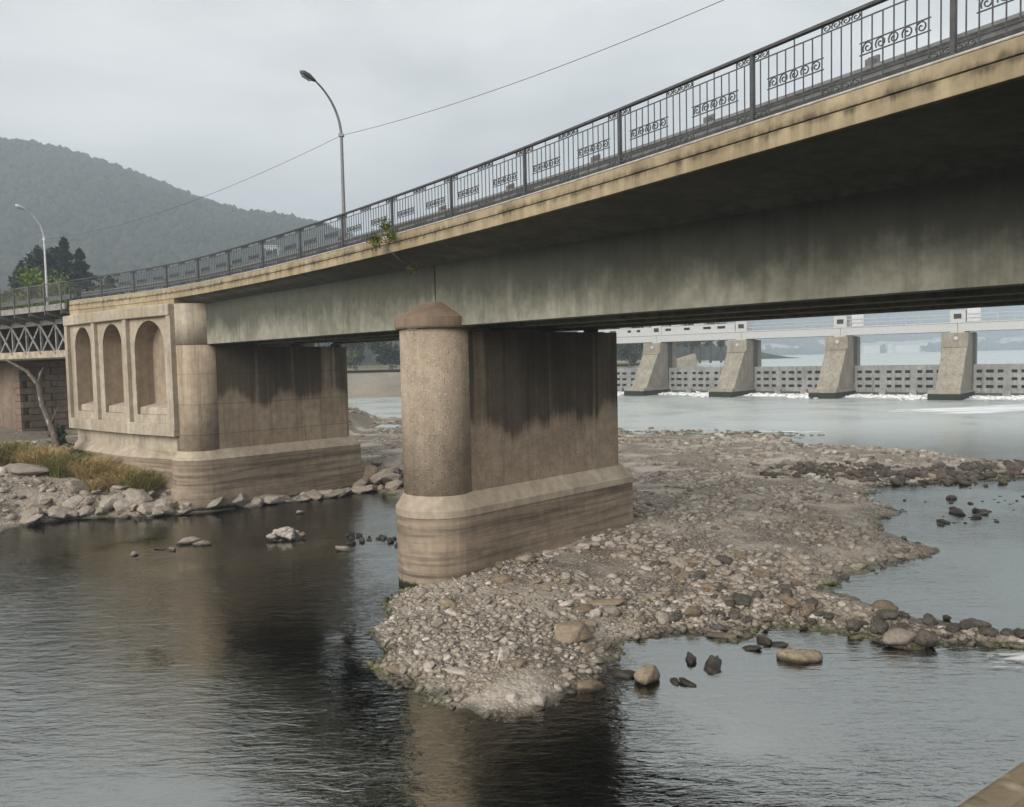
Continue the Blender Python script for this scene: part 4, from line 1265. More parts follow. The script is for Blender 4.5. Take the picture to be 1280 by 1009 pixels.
for k in range(len(PT)):
    t0 = PT[k] + .03; t1 = PT[k + 1] - .03 if k < 4 else PT[4] + 18
    gb(t0, t1, 0.8, 1.3, 9.55, 10.75).build('girder', 'white_paint', sbr)
    gb(t0, t1, -2.6, -2.1, 9.55, 10.75).build('girder', 'white_paint', sbr)
    gb(PT[k] - .9, PT[k] + .9, -2.4, 1.45, 9.36, 9.54).build('bearing_block', 'white_paint', sbr)
    gb(PT[k] - 1.0, PT[k] + 1.0, -1.6, 1.36, 10.8, 12.6).build('hoist_cabin', 'white_paint', sbr, bevel=.04)
    gb(PT[k] - .5, PT[k] + .5, 1.365, 1.40, 11.4, 12.1).build('cabin_window', 'glass_dark', sbr)
gb(-38, PT[0], 0.8, 1.3, 9.55, 10.75).build('girder', 'white_paint', sbr)
gb(-38, PT[4] + 18, -2.7, 1.4, 10.76, 10.9).build('walkway', 'white_paint', sbr)
for z in (11.45, 12.0):
    gb(-38, PT[3], 1.2, 1.26, z, z + .06).build('handrail', 'white_paint', sbr)
for t in np.arange(-37, PT[3], 2.0):
    gb(t - .03, t + .03, 1.2, 1.26, 10.9, 12.0).build('rail_post', 'white_paint', sbr)
# solid parapet with slots on the left part
PX0, PX1 = PT[3] + 1.2, PT[4] + 18
gb(PX0, PX1, 1.0, 1.2, 10.9, 11.5).build('parapet', 'white_paint', sbr)
gb(PX0, PX1, 1.0, 1.2, 11.95, 12.3).build('parapet', 'white_paint', sbr)
gb(PX0, PX1, .9, .98, 11.4, 12.0).build('slot_backing', 'dark_void', sbr)
tt = PX0
while tt < PX1:
    wv = random.choice([1.2, 1.8, 2.6])
    gb(tt, tt + wv, 1.005, 1.195, 11.49, 11.96).build('parapet_block', 'white_paint', sbr)
    tt += wv + random.choice([.8, 1.2, 1.5])
for t in (PT[3] + 8, PT[4] - 4, PT[4] + 7):
    gb(t - 1.0, t + 1.0, .2, 1.3, 12.31, 12.75).build('hoist_motor', 'white_paint', sbr, bevel=.05)
for t in (-8, 6, 22):
    gb(t - .9, t + .9, .3, 1.1, 10.92, 12.9).build('hoist_frame', 'lamp_pale', sbr, bevel=.05)

# foam at the gates, in the current and at the rapid
def foam(name, cx, n, sx, sy, sz, size, label, zoff=0.0):
    p_ = np.stack([cx[0] + RNG.normal(0, sx, n), cx[1] + RNG.normal(0, sy, n), np.abs(RNG.normal(0, sz, n)) + zoff], 1)
    return p_, RNG.uniform(.5, 1.4, n) * size
P_, S_ = [], []
for (a, b) in gates:
    n_ = 420
    t_ = RNG.uniform(a - 1, b + 1, n_); d_ = np.abs(RNG.normal(1.6, 1.8, n_))
    e_ = np.minimum(t_ - a, 3.0) / 3.0
    for t, d in zip(t_, d_):
        q = wp(t, d)
        hgt = max(0.0, 1.1 - 0.5 * abs(t - (a + .6))) if d < 2.6 else 0
        P_.append((q.x, q.y, random.uniform(0, 0.10 + hgt))); S_.append(random.uniform(.15, .5))
    for k in range(200):
        t = a - 1.5 + random.random() * 5; d = random.gauss(4.5, 2.2); q = wp(t, d)
        P_.append((q.x, q.y, random.uniform(0, .12))); S_.append(random.uniform(.15, .45))
P_, S_ = np.array(P_), np.array(S_)
tag(link('gate_foam', scatter_blobs('gate_foam', ICO1, P_, np.stack([S_ * 1.6, S_ * 1.2, S_ * .42], 1), 'foam', .3)), 'white foam boiling at the foot of the sluice gates', 'foam', kind='stuff')
def foam_sheet(name, pts, label, sc=(0.5, 2.2, 1), rot=0.0, lo=.5, hi=.62, z=.015, n=24):
    """a thin lumpy foam layer over a four-cornered stretch of water, torn open by noise"""
    M = Mat(name)
    p = M.pos()
    rp = M.n('ShaderNodeMapping')
    M.put(rp.inputs[0], p)
    rp.inputs['Rotation'].default_value = (0, 0, rot)
    rp.inputs['Scale'].default_value = sc
    f = M.noise(rp.outputs[0], 1.0, 8, .68, .8)
    at = M.n('ShaderNodeAttribute', attribute_name='tint').outputs['Fac']
    f = M.math('ADD', f, M.math('MULTIPLY_ADD', at, .5, -.42))
    k = M.rng(f, lo - .06, hi)
    di = M.n('ShaderNodeBsdfDiffuse'); di.inputs['Color'].default_value = (.8, .82, .82, 1)
    tr_ = M.n('ShaderNodeBsdfTransparent')
    mx_ = M.n('ShaderNodeMixShader')
    M.put(mx_.inputs[0], M.math('MULTIPLY', k, .9))
    M.t.links.new(tr_.outputs[0], mx_.inputs[1]); M.t.links.new(di.outputs[0], mx_.inputs[2])
    M.t.links.new(mx_.outputs[0], M.out.inputs['Surface'])
    MT[name] = M.m
    A, B_, C, D = [np.array(q, float) for q in pts]
    u, v = np.meshgrid(np.linspace(0, 1, n), np.linspace(0, 1, n))
    X = (A[0] * (1 - u) + B_[0] * u) * (1 - v) + (D[0] * (1 - u) + C[0] * u) * v
    Y = (A[1] * (1 - u) + B_[1] * u) * (1 - v) + (D[1] * (1 - u) + C[1] * u) * v
    edge = np.minimum(np.minimum(u, 1 - u), np.minimum(v, 1 - v)) * 2
    Z = z + .04 * (vnoise(X, Y, 2.1, 51) + 1) * edge
    ix = np.arange(n * n).reshape(n, n)
    ff = np.stack([ix[:-1, :-1].ravel(), ix[:-1, 1:].ravel(), ix[1:, 1:].ravel(), ix[1:, :-1].ravel()], 1)
    o = link(name, np_mesh(name, np.stack([X.ravel(), Y.ravel(), Z.ravel()], 1), ff, name, np.minimum(edge * 1.6, 1).ravel(), True))
    return tag(o, label, 'foam', kind='stuff')
foam_sheet('current_foam', [(34, 78), (90, 92), (86, 106), (30, 94)], 'broken white water in the current below the weir', (.12, .75, 1), R(14), .42, .6)
foam_sheet('tail_foam', [tuple(wp(-30, 10))[:2], tuple(wp(70, 10))[:2], tuple(wp(70, .6))[:2], tuple(wp(-30, .6))[:2]], 'foam streaks trailing from the sluice gates', (.35, .5, 1), 0, .43, .62)
foam_sheet('rapid_foam', [(9.4, 16.3), (17, 15.6), (17, 17.75), (9.6, 18.0)], 'small white rapid spilling over the rock bar on the right', (.9, 3.2, 1), R(12), .32, .5, .02, 40)
foam_sheet('riffle_foam', [(16, 71), (30, 66.5), (31, 69), (17, 74)], 'thin riffle foam at the far end of the gravel bar', (.4, 1.4, 1), R(14), .56, .7)

# ------------------------------------------------------------------ rocks
def hull_rock(seed, flat=0.7):
    rs = random.Random(seed)
    bm = bmesh.new()
    for k in range(30):
        d = Vector((rs.gauss(0, 1), rs.gauss(0, 1), rs.gauss(0, 1))).normalized()
        m = max(abs(d.x), abs(d.y), abs(d.z))
        d = d * (0.45 + 0.55 / m) * rs.uniform(.82, 1.0) * .8
        bm.verts.new((d.x * 1.0, d.y * .75, d.z * flat))
    bmesh.ops.convex_hull(bm, input=bm.verts)
    for v in [v for v in bm.verts if not v.link_faces]: bm.verts.remove(v)
    bmesh.ops.bevel(bm, geom=list(bm.edges), offset=.03, segments=1, affect='EDGES')
    bmesh.ops.triangulate(bm, faces=bm.faces)
    bmesh.ops.subdivide_edges(bm, edges=bm.edges, cuts=2, use_grid_fill=True)
    for v in bm.verts:
        k = .07 * mnoise.noise(v.co * 2.3 + Vector((seed, 0, 0))) + .035 * mnoise.noise(v.co * 6 + Vector((0, seed, 0)))
        v.co += v.co.normalized() * k
    me = bpy.data.meshes.new('angular_rock')
    bm.to_mesh(me); bm.free()
    return me
def round_rock(seed, flat=0.65, amp=.22):
    me = bpy.data.meshes.new('boulder')
    v, f = ICO3
    o_ = Vector((seed * 3.1, seed * 1.7, seed * .9))
    vs = []
    for x in v:
        p = Vector(x)
        k = 1 + amp * (1.2 * mnoise.noise(p * 1.2 + o_) + .6 * mnoise.noise(p * 2.8 + o_) + .22 * mnoise.noise(p * 7 + o_))
        vs.append((p.x * k, p.y * k * .78, p.z * k * flat))
    me.from_pydata(vs, [], [tuple(int(i) for i in q) for q in f])
    me.polygons.foreach_set('use_smooth', [True] * len(me.polygons))
    return me
HULL = [hull_rock(k, .75 if k % 3 else .45) for k in range(14)]
ROUND = [round_rock(k, .58 + .06 * (k % 5), .34) for k in range(14)]
MATV = {}
def rock_mesh(me, mat):
    key = (me.name, mat)
    if key not in MATV:
        c = me.copy(); c.materials.clear(); c.materials.append(MT[mat]); MATV[key] = c
    return MATV[key]
def rock(name, x, y, size, me, mat, label, group=None, rot=None, sink=.3, tilt=.25, z=None, cat='rock'):
    o = bpy.data.objects.new(name, rock_mesh(me, mat))
    COL.objects.link(o)
    gz = float(ground_z([x], [y])[0]) if z is None else z
    sz = size if isinstance(size, tuple) else (size, size, size)
    o.scale = sz
    o.location = (x, y, gz + sz[2] * (.5 - sink))
    o.rotation_euler = (random.uniform(-tilt, tilt), random.uniform(-tilt, tilt), rot if rot is not None else random.uniform(0, 6.28))
    return tag(o, label, cat, group)
# a dozen stones one can single out
rock('slab', 1.28, 18.6, (.68, .5, .42), HULL[4], 'rock_tan', 'large flat tan slab lying on the front of the gravel spit', rot=.35, tilt=.08, sink=.1)
rock('boulder', 2.72, 16.6, (.44, .4, .38), HULL[5], 'rock_tan', 'squarish tan boulder with dark wet foot beside the spit', rot=.9, tilt=.1, z=-.05, sink=.05)
rock('boulder', 6.32, 17.6, (.42, .34, .27), ROUND[2], 'rock_tan', 'single oval tan boulder alone in the water right of the spit', rot=-.15, tilt=.06, z=-.08, sink=.05)
rock('boulder', 9.6, 20.5, (.36, .30, .26), ROUND[4], 'rock_brown', 'reddish rounded boulder on top of the rock bar', rot=.2, tilt=.06, sink=.15)
rock('boulder', 8.95, 18.35, (.38, .30, .28), ROUND[7], 'rock_pale', 'grey rounded boulder at the water edge of the rock bar', rot=.2, tilt=.06, sink=.15, z=.1)
rock('slab', 4.98, 19.1, (.55, .26, .17), HULL[0], 'rock_tan', 'long low tan slab where the rock bar meets the spit', rot=-.5, tilt=.08, z=.02)
rock('rock', -12.68, 30.84, (.42, .26, .28), ROUND[0], 'rock_pale', 'larger of two pale stones standing in the left pool', rot=.5, z=-.02, sink=.15)
rock('rock', -12.0, 30.5, (.32, .2, .18), ROUND[1], 'rock_pale', 'smaller rounded pale stone beside the larger one in the left pool', rot=.2, z=-.02, sink=.15)
rock('rock', -13.98, 29.04, (.18, .13, .14), ROUND[5], 'rock_white', 'whitish stone at the near left end of the pool stones', z=-.02, sink=.15)
rock('rock', -13.46, 29.99, (.28, .15, .10), ROUND[6], 'rock_dark', 'low dark stone left of the pale pair in the pool', z=-.02, sink=.15)
rock('rock', -12.9, 29.75, (.22, .13, .12), ROUND[3], 'rock_pale', 'low pale stone just in front of the pale pair in the pool', z=-.02, sink=.15)
rock('rock', -6.29, 29.07, (.34, .18, .14), ROUND[8], 'rock_pale', 'flat pale stone at the edge of the bright reflection', rot=-.2, z=-.02, sink=.1)
rock('rock', -9.84, 36.5, (.3, .2, .2), HULL[2], 'rock_pale', 'small pale stone alone near the foot of the smooth pier', z=-.02, sink=.15)
rock('slab', -24.0, 39.6, (1.6, 1.1, .7), HULL[6], 'rock_pale', 'big tilted grey slab on the left bank at the frame edge', rot=.25, tilt=.15, sink=.15)
rock('rock', -.13, 15.5, (.22, .2, .3), HULL[4], 'rock_white', 'upright pale stone at the very front tip of the spit', sink=.25, z=.02)
rock('rock', .42, 15.6, (.34, .28, .24), HULL[7], 'rock_white', 'broad pale stone right of the upright one at the spit tip', sink=.25, z=.04)
rock('rock', -.3, 17.2, (.27, .22, .3), HULL[8], 'rock_white', 'pointed pale stone inside the front edge of the spit', sink=.2)
rock('slab', -1.35, 16.8, (.42, .2, .14), HULL[9], 'rock_white', 'long flat pale stone on the left front of the spit', rot=-.2, sink=.2, tilt=.1)
rock('rock', 1.5, 16.25, (.3, .24, .2), ROUND[9], 'rock_brown', 'reddish stone at the right front of the spit', sink=.25)
rock('slab', 2.35, 20.8, (.55, .36, .2), ROUND[10], 'rock_tan', 'yellowish flat boulder in the middle of the spit', rot=.1, sink=.3, tilt=.08)
for k in range(26):      # little white heap in the pool
    a = random.uniform(0, 6.28); r_ = random.uniform(0, .62)
    rock('rock', -9.1 + r_ * math.cos(a) * 1.2, 31.5 + r_ * math.sin(a), random.uniform(.1, .2), random.choice(ROUND), 'rock_white' if random.random() < .7 else 'rock_brown',
         'small pinkish white stone of the heap in the pool', 'stones heaped in the left pool', z=.28 * (1 - r_) - .02, sink=.2)
# rubble on the left bank, along the shore
SH = [(-22.0, 34.6), (-21.2, 36.1), (-18.56, 37.0), (-15.65, 36.9), (-13.3, 38.7)]
def along(P, t):
    L = [math.dist(P[i], P[i + 1]) for i in range(len(P) - 1)]
    s = t * sum(L)
    for i, l in enumerate(L):
        if s <= l or i == len(L) - 1:
            k = s / l
            return (P[i][0] + (P[i + 1][0] - P[i][0]) * k, P[i][1] + (P[i + 1][1] - P[i][1]) * k)
        s -= l
for k in range(62):
    x, y = along(SH, random.random())
    row = random.random()
    y += row * 2.1; x += random.uniform(-.4, .4)
    s = random.uniform(.42, .95) * (1.0 if row < .5 else .8)
    rock('rubble_block', x, y, (s * random.uniform(1, 1.5), s, s * random.uniform(.6, .95)), random.choice(HULL), 'rock_pale',
         'pale angular rubble block on the bank below the arched abutment', 'rubble below the arched abutment', sink=.2, tilt=.4)
SH2 = [(-13.2, 38.6), (-11.0, 40.0), (-9.24, 41.2), (-7.5, 42.6)]
for k in range(16):
    x, y = along(SH2, (k + random.uniform(.1, .9)) / 16)
    s = random.uniform(.45, .75)
    rock('rubble_block', x + .2, y + random.uniform(0, .5), (s * 1.5, s, s * .6), random.choice(HULL), 'rock_pale',
         'flat pale block edging the water at the foot of the smooth pier', 'edge blocks along the smooth pier', sink=.25, tilt=.2)
for k in range(44):
    x = random.uniform(-8.8, -3.6); y = 42.6 + random.random() ** .7 * 7.5 - (x + 8.8) * .12
    s = random.uniform(.5, 1.15) * (1.15 if x < -6.5 else .75)
    rock('rubble_block', x, y, (s * random.uniform(1, 1.4), s, s * random.uniform(.6, .9)), random.choice(HULL), random.choice(('rock_pale', 'rock_pale', 'rock_brown')),
         'angular block heaped on the shore between the two bridge piers', 'blocks between the bridge piers', sink=.1, tilt=.5)
# dark stones in the pool left of the near pier
for k in range(26):
    x = random.uniform(-6.6, -3.9); y = 30.6 + random.gauss(0, .55) + (x + 5) * -.35
    rock('rock', x, y, (random.uniform(.07, .2), random.uniform(.07, .16), random.uniform(.08, .16)), random.choice(HULL + ROUND), 'rock_dark',
         'small dark stone breaking the bright water left of the near pier', 'dark stones left of the near pier', z=-.02, sink=.1)
# stones of the spit
for k in range(70):
    for _ in range(40):
        x = random.uniform(-3.3, 5.5); y = random.uniform(15.4, 23.5)
        g0 = float(ground_z([x], [y])[0])
        if g0 > .06: break
    front = (y < 17.2)
    s = random.uniform(.09, .24)
    rock('stone', x, y, (s * random.uniform(.9, 1.4), s, s * random.uniform(.6, .9)), random.choice(HULL + ROUND), random.choice(('rock_white', 'rock_pale', 'rock_pale', 'rock_tan', 'rock_brown')),
         'loose stone lying on the gravel spit before the near pier', 'loose stones on the gravel spit', sink=.2, z=g0, tilt=.4)
# boulders of the rock bar reaching right
BAR = [(4.2, 20.6), (5.6, 20.3), (7.2, 20.1), (8.6, 19.6), (9.8, 19.3), (11.2, 18.75), (12.6, 18.2), (14.3, 17.6)]
for k in range(92):
    t = random.random()
    x, y = along(BAR, t)
    wd = 1.2 if t < .35 else (.8 if t < .7 else .45)
    y += random.gauss(0, wd * .55); x += random.gauss(0, .3)
    s = .09 + .2 * random.random() ** 1.7
    dk = random.random() < .62 + .3 * t
    rock('boulder', x, y, (s * random.uniform(.95, 1.3), s, s * random.uniform(.75, 1.05)), random.choice(ROUND + HULL), 'rock_dark' if dk else random.choice(('rock_brown', 'rock_brown', 'rock_pale')),
         'dark rounded boulder of the rock bar reaching right' if dk else 'light rounded boulder of the rock bar reaching right', 'boulders of the rock bar', sink=.15,
         z=max(float(ground_z([x], [y])[0]), -.03) + random.uniform(0, .08))
for k in range(46):
    x = random.uniform(4.2, 8.2); y = random.uniform(20.8, 24.5) + (x - 4.2) * .25
    s = .09 + .2 * random.random() ** 1.4
    rock('boulder', x, y, (s * random.uniform(1, 1.4), s, s * random.uniform(.65, .9)), random.choice(ROUND + HULL), random.choice(('rock_brown', 'rock_brown', 'rock_dark', 'rock_pale', 'rock_tan')),
         'brown rock of the rubble ridge right of the near pier', 'rocks of the rubble ridge', sink=.1, tilt=.4)
# brown stones against the foot of the near pier
for k in range(34):
    t = random.random()
    q = PC1 + AXD * (-.6 + 8.8 * t) + ASD * (1.75 + abs(random.gauss(0, .45)))
    s = random.uniform(.12, .26)
    rock('stone', q.x, q.y, (s * 1.2, s, s * .8), random.choice(HULL + ROUND), random.choice(('rock_pale', 'rock_brown', 'rock_white')),
         'stone resting against the foot of the near pier', 'stones at the foot of the near pier', sink=.15, tilt=.4)
# stones standing in the water on the right
spots = [(4.26, 17.2, .26), (5.46, 18.3, .17), (3.54, 16.4, .14), (3.3, 16.5, .13), (6.16, 18.5, .15), (3.9, 17.7, .2), (2.3, 16.9, .2), (5.9, 18.75, .2)]
for x, y, s in spots:
    rock('stone', x, y, (s * 1.3, s * .8, s * .7), random.choice(ROUND), 'rock_dark', 'small dark stone in the shallow water beside the spit and bar', 'dark stones in the right shallows', z=-.02, sink=.15)
for k in range(64):
    x = random.uniform(16.5, 26); y = random.uniform(31, 36.5) + (x - 17) * .15
    s = .06 + .24 * random.random() ** 2.5
    rock('stone', x, y, (s * 1.2, s * .9, s * .75), random.choice(HULL + ROUND), 'rock_dark', 'dark stone scattered in the shallow water at the right edge', 'stones in the water on the far right', z=-.02, sink=.2)

# gravel: tens of thousands of stones nobody could count
def gravel(name, n, xr, yr, smin, smax, zmin, label, base=ICO1, pw=1.7):
    x = RNG.uniform(*xr, n); y = RNG.uniform(*yr, n)
    z = ground_z(x, y)
    k = (z > zmin) & (poly_sd(np.array(stadium(PC1, rn + .2, 8.3)), x, y) < 0.02) & (poly_sd(np.array(stadium(PC2, rn + .2, 8.3)), x, y) < 0.02)
    x, y, z = x[k], y[k], z[k]
    m = len(x)
    s = smin + (smax - smin) * RNG.uniform(0, 1, m) ** pw
    cl_ = vnoise(x, y, .45, 21) + .6 * vnoise(x, y, 1.3, 22)
    keep = RNG.uniform(-.75, .75, m) < cl_ * 1.35 + .12
    x, y, z, s = x[keep], y[keep], z[keep], s[keep]
    m = len(x)
    sc_ = np.stack([s * RNG.uniform(.9, 1.5, m), s, s * RNG.uniform(.4, .8, m)], 1)
    t = np.clip(RNG.normal(.52, .22, m), 0, 1)
    P3 = np.stack([x, y, z + s * .1], 1)
    hm = RNG.uniform(0, 1, m) < .62
    tag(link(name, scatter_blobs(name, CHIP, P3[hm], sc_[hm] * .8, 'gravel', .3, t[hm])), label, 'gravel', kind='stuff')
    tag(link(name + '_pebbles', scatter_blobs(name + '_pebbles', base, P3[~hm], sc_[~hm], 'gravel', .22, t[~hm])), label.replace('cobbles', 'rounded cobbles').replace('gravel covering', 'round pebbles covering') + ', rounded pieces', 'gravel', kind='stuff')
gravel('spit_gravel', 30000, (-4.2, 7.5), (14.8, 25.5), .010, .12, -.12, 'pale coarse gravel covering the spit before the near pier', pw=5.5)
gravel('bar_gravel', 24000, (1.5, 20), (21, 45), .025, .2, -.08, 'grey brown cobbles of the wide gravel bar', pw=3.0)
gravel('bar_stones', 9000, (3.8, 15), (17, 23), .025, .15, -.09, 'small wet stones packed between the boulders of the rock bar', pw=2.2)
gravel('far_gravel', 16000, (-22, 42), (42, 100), .06, .36, -.10, 'distant cobbles of the gravel bar toward the weir', pw=3.0)
gravel('bank_gravel', 3500, (-40, -8), (30, 48), .06, .3, -.05, 'rubbly gravel of the left bank below the abutment', pw=2.0)
# dark wet cobbles in the stony line at the far side of the bar
n_ = 2600
t_ = RNG.uniform(0, 1, n_)
x_ = 13 + 27 * t_; y_ = 42.8 + 1.2 * t_ + RNG.normal(0, 1.1, n_) + .8 * np.sin(x_ * .5)
s_ = .05 + .3 * RNG.uniform(0, 1, n_) ** 2.2
gp = vnoise(x_, y_, .55, 61) + .7 * vnoise(x_, y_, 1.7, 62) + 1.1 * np.exp(-((x_ - 22) / 7) ** 2) > .25
x_, y_, s_ = x_[gp], y_[gp], s_[gp]
n_ = len(x_)
z_ = np.maximum(ground_z(x_, y_), -.02)
o = link('wet_cobbles', scatter_blobs('wet_cobbles', ICO1, np.stack([x_, y_, z_ + s_ * .2], 1), np.stack([s_ * 1.2, s_, s_ * .7], 1) * .8, 'dark_gravel', .3, np.clip(RNG.normal(.35, .25, n_), 0, 1)))
tag(o, 'line of dark wet cobbles across the far side of the gravel bar', 'cobbles', kind='stuff')

# ------------------------------------------------------------------ vegetation
def grass_clump(x, y, z, r_, h, n, mat, label, name='grass_clump', group='dry grass clumps on the left bank'):
    n = int(n * 1.6)
    ang = RNG.uniform(0, 6.28, n); rad = r_ * np.sqrt(RNG.uniform(0, 1, n)) * .75
    bx, by = x + rad * np.cos(ang), y + rad * np.sin(ang)
    bz = ground_z(bx, by) - .03
    hh = h * RNG.uniform(.5, 1.1, n)
    ln = RNG.normal(0, .5, (n, 2)) * hh[:, None] + .3 * np.stack([rad * np.cos(ang), rad * np.sin(ang)], 1)
    wv = RNG.uniform(.012, .026, n); wa = RNG.uniform(0, 6.28, n)
    wx, wy = wv * np.cos(wa), wv * np.sin(wa)
    a = np.stack([bx - wx, by - wy, bz], 1); b = np.stack([bx + wx, by + wy, bz], 1)
    c = np.stack([bx + ln[:, 0] * .4 + wx * .8, by + ln[:, 1] * .4 + wy * .8, bz + hh * .65], 1); d = np.stack([bx + ln[:, 0] * .4 - wx * .8, by + ln[:, 1] * .4 - wy * .8, bz + hh * .65], 1)
    e = np.stack([bx + ln[:, 0] + wx * .2, by + ln[:, 1] + wy * .2, bz + hh * .92], 1); f = np.stack([bx + ln[:, 0] - wx * .2, by + ln[:, 1] - wy * .2, bz + hh * .92], 1)
    v = np.stack([a, b, c, d, e, f], 1).reshape(-1, 3)
    k = np.arange(n)[:, None] * 6
    q = np.concatenate([k + np.array([[0, 1, 2, 3]]), k + np.array([[3, 2, 4, 5]])])
    return tag(link(name, np_mesh(name, v, q, mat)), label, 'grass', group)
gcl = [(-18.0, 38.6, .75, .95, 700, 'grass_green', 'greenish grass tuft against the abutment plinth nearest the smooth pier'),
       (-19.5, 39.2, .9, .8, 800, 'grass_dry', 'golden dry grass clump in the middle below the arches'),
       (-21.0, 39.8, 1.0, .9, 900, 'grass_dry', 'golden dry grass clump below the leftmost arch'),
       (-22.6, 40.2, 1.1, .9, 900, 'grass_green', 'yellow green grass clump by the dead tree'),
       (-24.3, 41.0, 1.2, 1.0, 900, 'grass_dry', 'tawny grass clump behind the big tilted slab'),
       (-26.2, 41.2, 1.3, 1.1, 900, 'grass_green', 'green grass clump at the left frame edge'),
       (-20.2, 38.5, .6, .5, 350, 'grass_dry', 'short dry grass among the rubble below the arches')]
for x, y, r_, h, n, mat, lab in gcl:
    grass_clump(x, y, 0, r_, h, n, mat, lab)
# dead leaning tree
dt = empty('dead_tree', (-24.2, 42.8, 1.8), 'bare pale-barked dead tree leaning left before the stone pier', 'tree')
dp = [(-23.95, 42.6, 1.6), (-24.5, 42.9, 2.7), (-25.0, 43.2, 3.9), (-25.45, 43.3, 5.0), (-25.6, 43.3, 6.1), (-26.1, 43.2, 6.8), (-26.9, 43.1, 7.3), (-27.2, 43.1, 7.45)]
MB().tube(dp, [.2, .17, .15, .14, .13, .1, .06, .04], 9).build('trunk', 'dead_bark', dt, smooth=True)
MB().tube([dp[4], (-25.4, 43.2, 6.7), (-25.2, 43.2, 7.0)], [.08, .05, .02], 6).build('limb', 'dead_bark', dt)
MB().tube([dp[2], (-24.6, 43.0, 4.5), (-24.4, 43.1, 5.0)], [.06, .04, .02], 6).build('limb', 'dead_bark', dt)

def clumps(centres, radii, n):
    def f(m):
        k = RNG.integers(0, len(centres), m)
        d = RNG.normal(0, 1, (m, 3)); d /= np.linalg.norm(d, axis=1)[:, None]
        r_ = RNG.uniform(0, 1, m) ** .45
        return centres[k] + d * (radii[k] * r_)[:, None]
    return f
def leafy_tree(name, x, y, z, h, r_, mat, label, group=None, n=2600, leaf=.28, cat='tree', trunk=.35, low=.3, nc=22):
    t = empty(name, (x, y, z), label, cat, group)
    th = h * .62
    MB().tube([(x, y, z - .3), (x + .1, y, z + th * .5), (x - .05, y, z + th)], [trunk, trunk * .7, trunk * .3], 7).build('trunk', 'bark', t)
    cs, rs = [], []
    for k in range(nc):
        a = random.uniform(0, 6.28); q = random.uniform(low, 1.0)
        wr = r_ * math.sin(math.pi * min(.92, max(.12, (q - low) / (1.05 - low)))) ** .7
        rr_ = wr * random.uniform(.25, .8)
        cs.append((x + rr_ * math.cos(a), y + rr_ * math.sin(a), z + h * q * .93)); rs.append(r_ * random.uniform(.22, .42))
    for k in range(5):
        c = cs[k * 3 % nc]
        MB().tube([(x, y, z + th * .45), ((x + c[0]) / 2, (y + c[1]) / 2, (z + th * .45 + c[2]) / 2 + .2), c], [trunk * .4, trunk * .25, .04], 5).build('limb', 'bark', t)
    me = leaves(n, clumps(np.array(cs), np.array(rs), n), leaf, 'crown', mat, .2)
    link('crown', me, t)
    return t
def conifer(name, x, y, z, h, r_, mat, label, group=None, n=2600, leaf=.3, columnar=False):
    t = empty(name, (x, y, z), label, 'tree', group)
    MB().tube([(x, y, z - .3), (x, y, z + h * .96)], [.28, .04], 7).build('trunk', 'bark', t)
    def f(m):
        q = RNG.uniform(.06, 1, m) ** (1.15)
        a = RNG.uniform(0, 6.28, m)
        tier = (np.floor(q * 13) + .5) / 13
        if columnar:
            w_ = r_ * np.sin(np.pi * np.clip(q * .9 + .1, 0, 1)) ** .6
            rad = w_ * RNG.uniform(0, 1, m) ** .4
            zz = q
        else:
            lob = 1 + .3 * np.sin(a * 5 + tier * 40) + .15 * np.sin(a * 3 + tier * 17)
            w_ = r_ * (1.02 - tier) * lob
            rad = w_ * RNG.uniform(.05, 1, m) ** .6
            zz = tier + .05 * (1 - rad / (w_ + .01)) - .03 * rad / (r_ + .01) + RNG.normal(0, .008, m)
        return np.stack([x + rad * np.cos(a), y + rad * np.sin(a), z + zz * h], 1)
    link('crown', leaves(n, f, leaf, 'crown', mat, .1), t)
    return t
# trees behind the truss span, left
GZL = 4.5
conifer('conifer', -59.5, 112, GZL, 18.6, 7.5, 'leaf_conifer', 'dark spruce rightmost in the group behind the truss span', 'dark conifers on the left', 7500, .42)
conifer('conifer', -63.8, 116, GZL, 20.8, 7.0, 'leaf_conifer', 'tallest dark spruce with pointed top behind the truss span', 'dark conifers on the left', 7500, .42)
leafy_tree('dense_tree', -67.5, 118, GZL, 20.5, 5.2, 'leaf_conifer', 'broad dark evergreen right behind the pale street lamp', 'dark conifers on the left', 7500, .42, low=.2)
conifer('cypress', -67.7, 112, GZL, 17.2, 1.9, 'leaf_conifer', 'dark columnar cypress left of the pale street lamp', 'dark conifers on the left', 4200, .34, columnar=True)
leafy_tree('dense_tree', -74.5, 115, GZL, 15, 4.8, 'leaf_dark', 'rounded dark tree left of the cypress', 'dark conifers on the left', 4200, .42, low=.15)
leafy_tree('dense_tree', -82, 117, GZL, 14, 5.0, 'leaf_dark', 'rounded dark tree at the left frame edge', 'dark conifers on the left', 4200, .42, low=.15)
leafy_tree('lime_bush', -56, 95, GZL, 14.6, 5.2, 'leaf_lime', 'bright lime green bush above the truss railing', None, 4500, .28, low=.1)
leafy_tree('green_bush', -63, 97, GZL, 13.6, 4.6, 'leaf_green', 'green bush left of the bright lime bush', None, 3600, .28, low=.1)
leafy_tree('green_bush', -48.5, 97, GZL, 13.0, 4.6, 'leaf_green', 'olive green bush right of the bright lime bush', None, 3600, .28, low=.1)
conifer('conifer', -70.5, 121, GZL, 20.5, 7.0, 'leaf_conifer', 'dark spruce half hidden between the cypress and the tallest spruce', 'dark conifers on the left', 6000, .42)
conifer('conifer', -56.0, 113, GZL, 15.0, 6.5, 'leaf_conifer', 'shorter dark spruce at the right end of the conifer group', 'dark conifers on the left', 5000, .42)
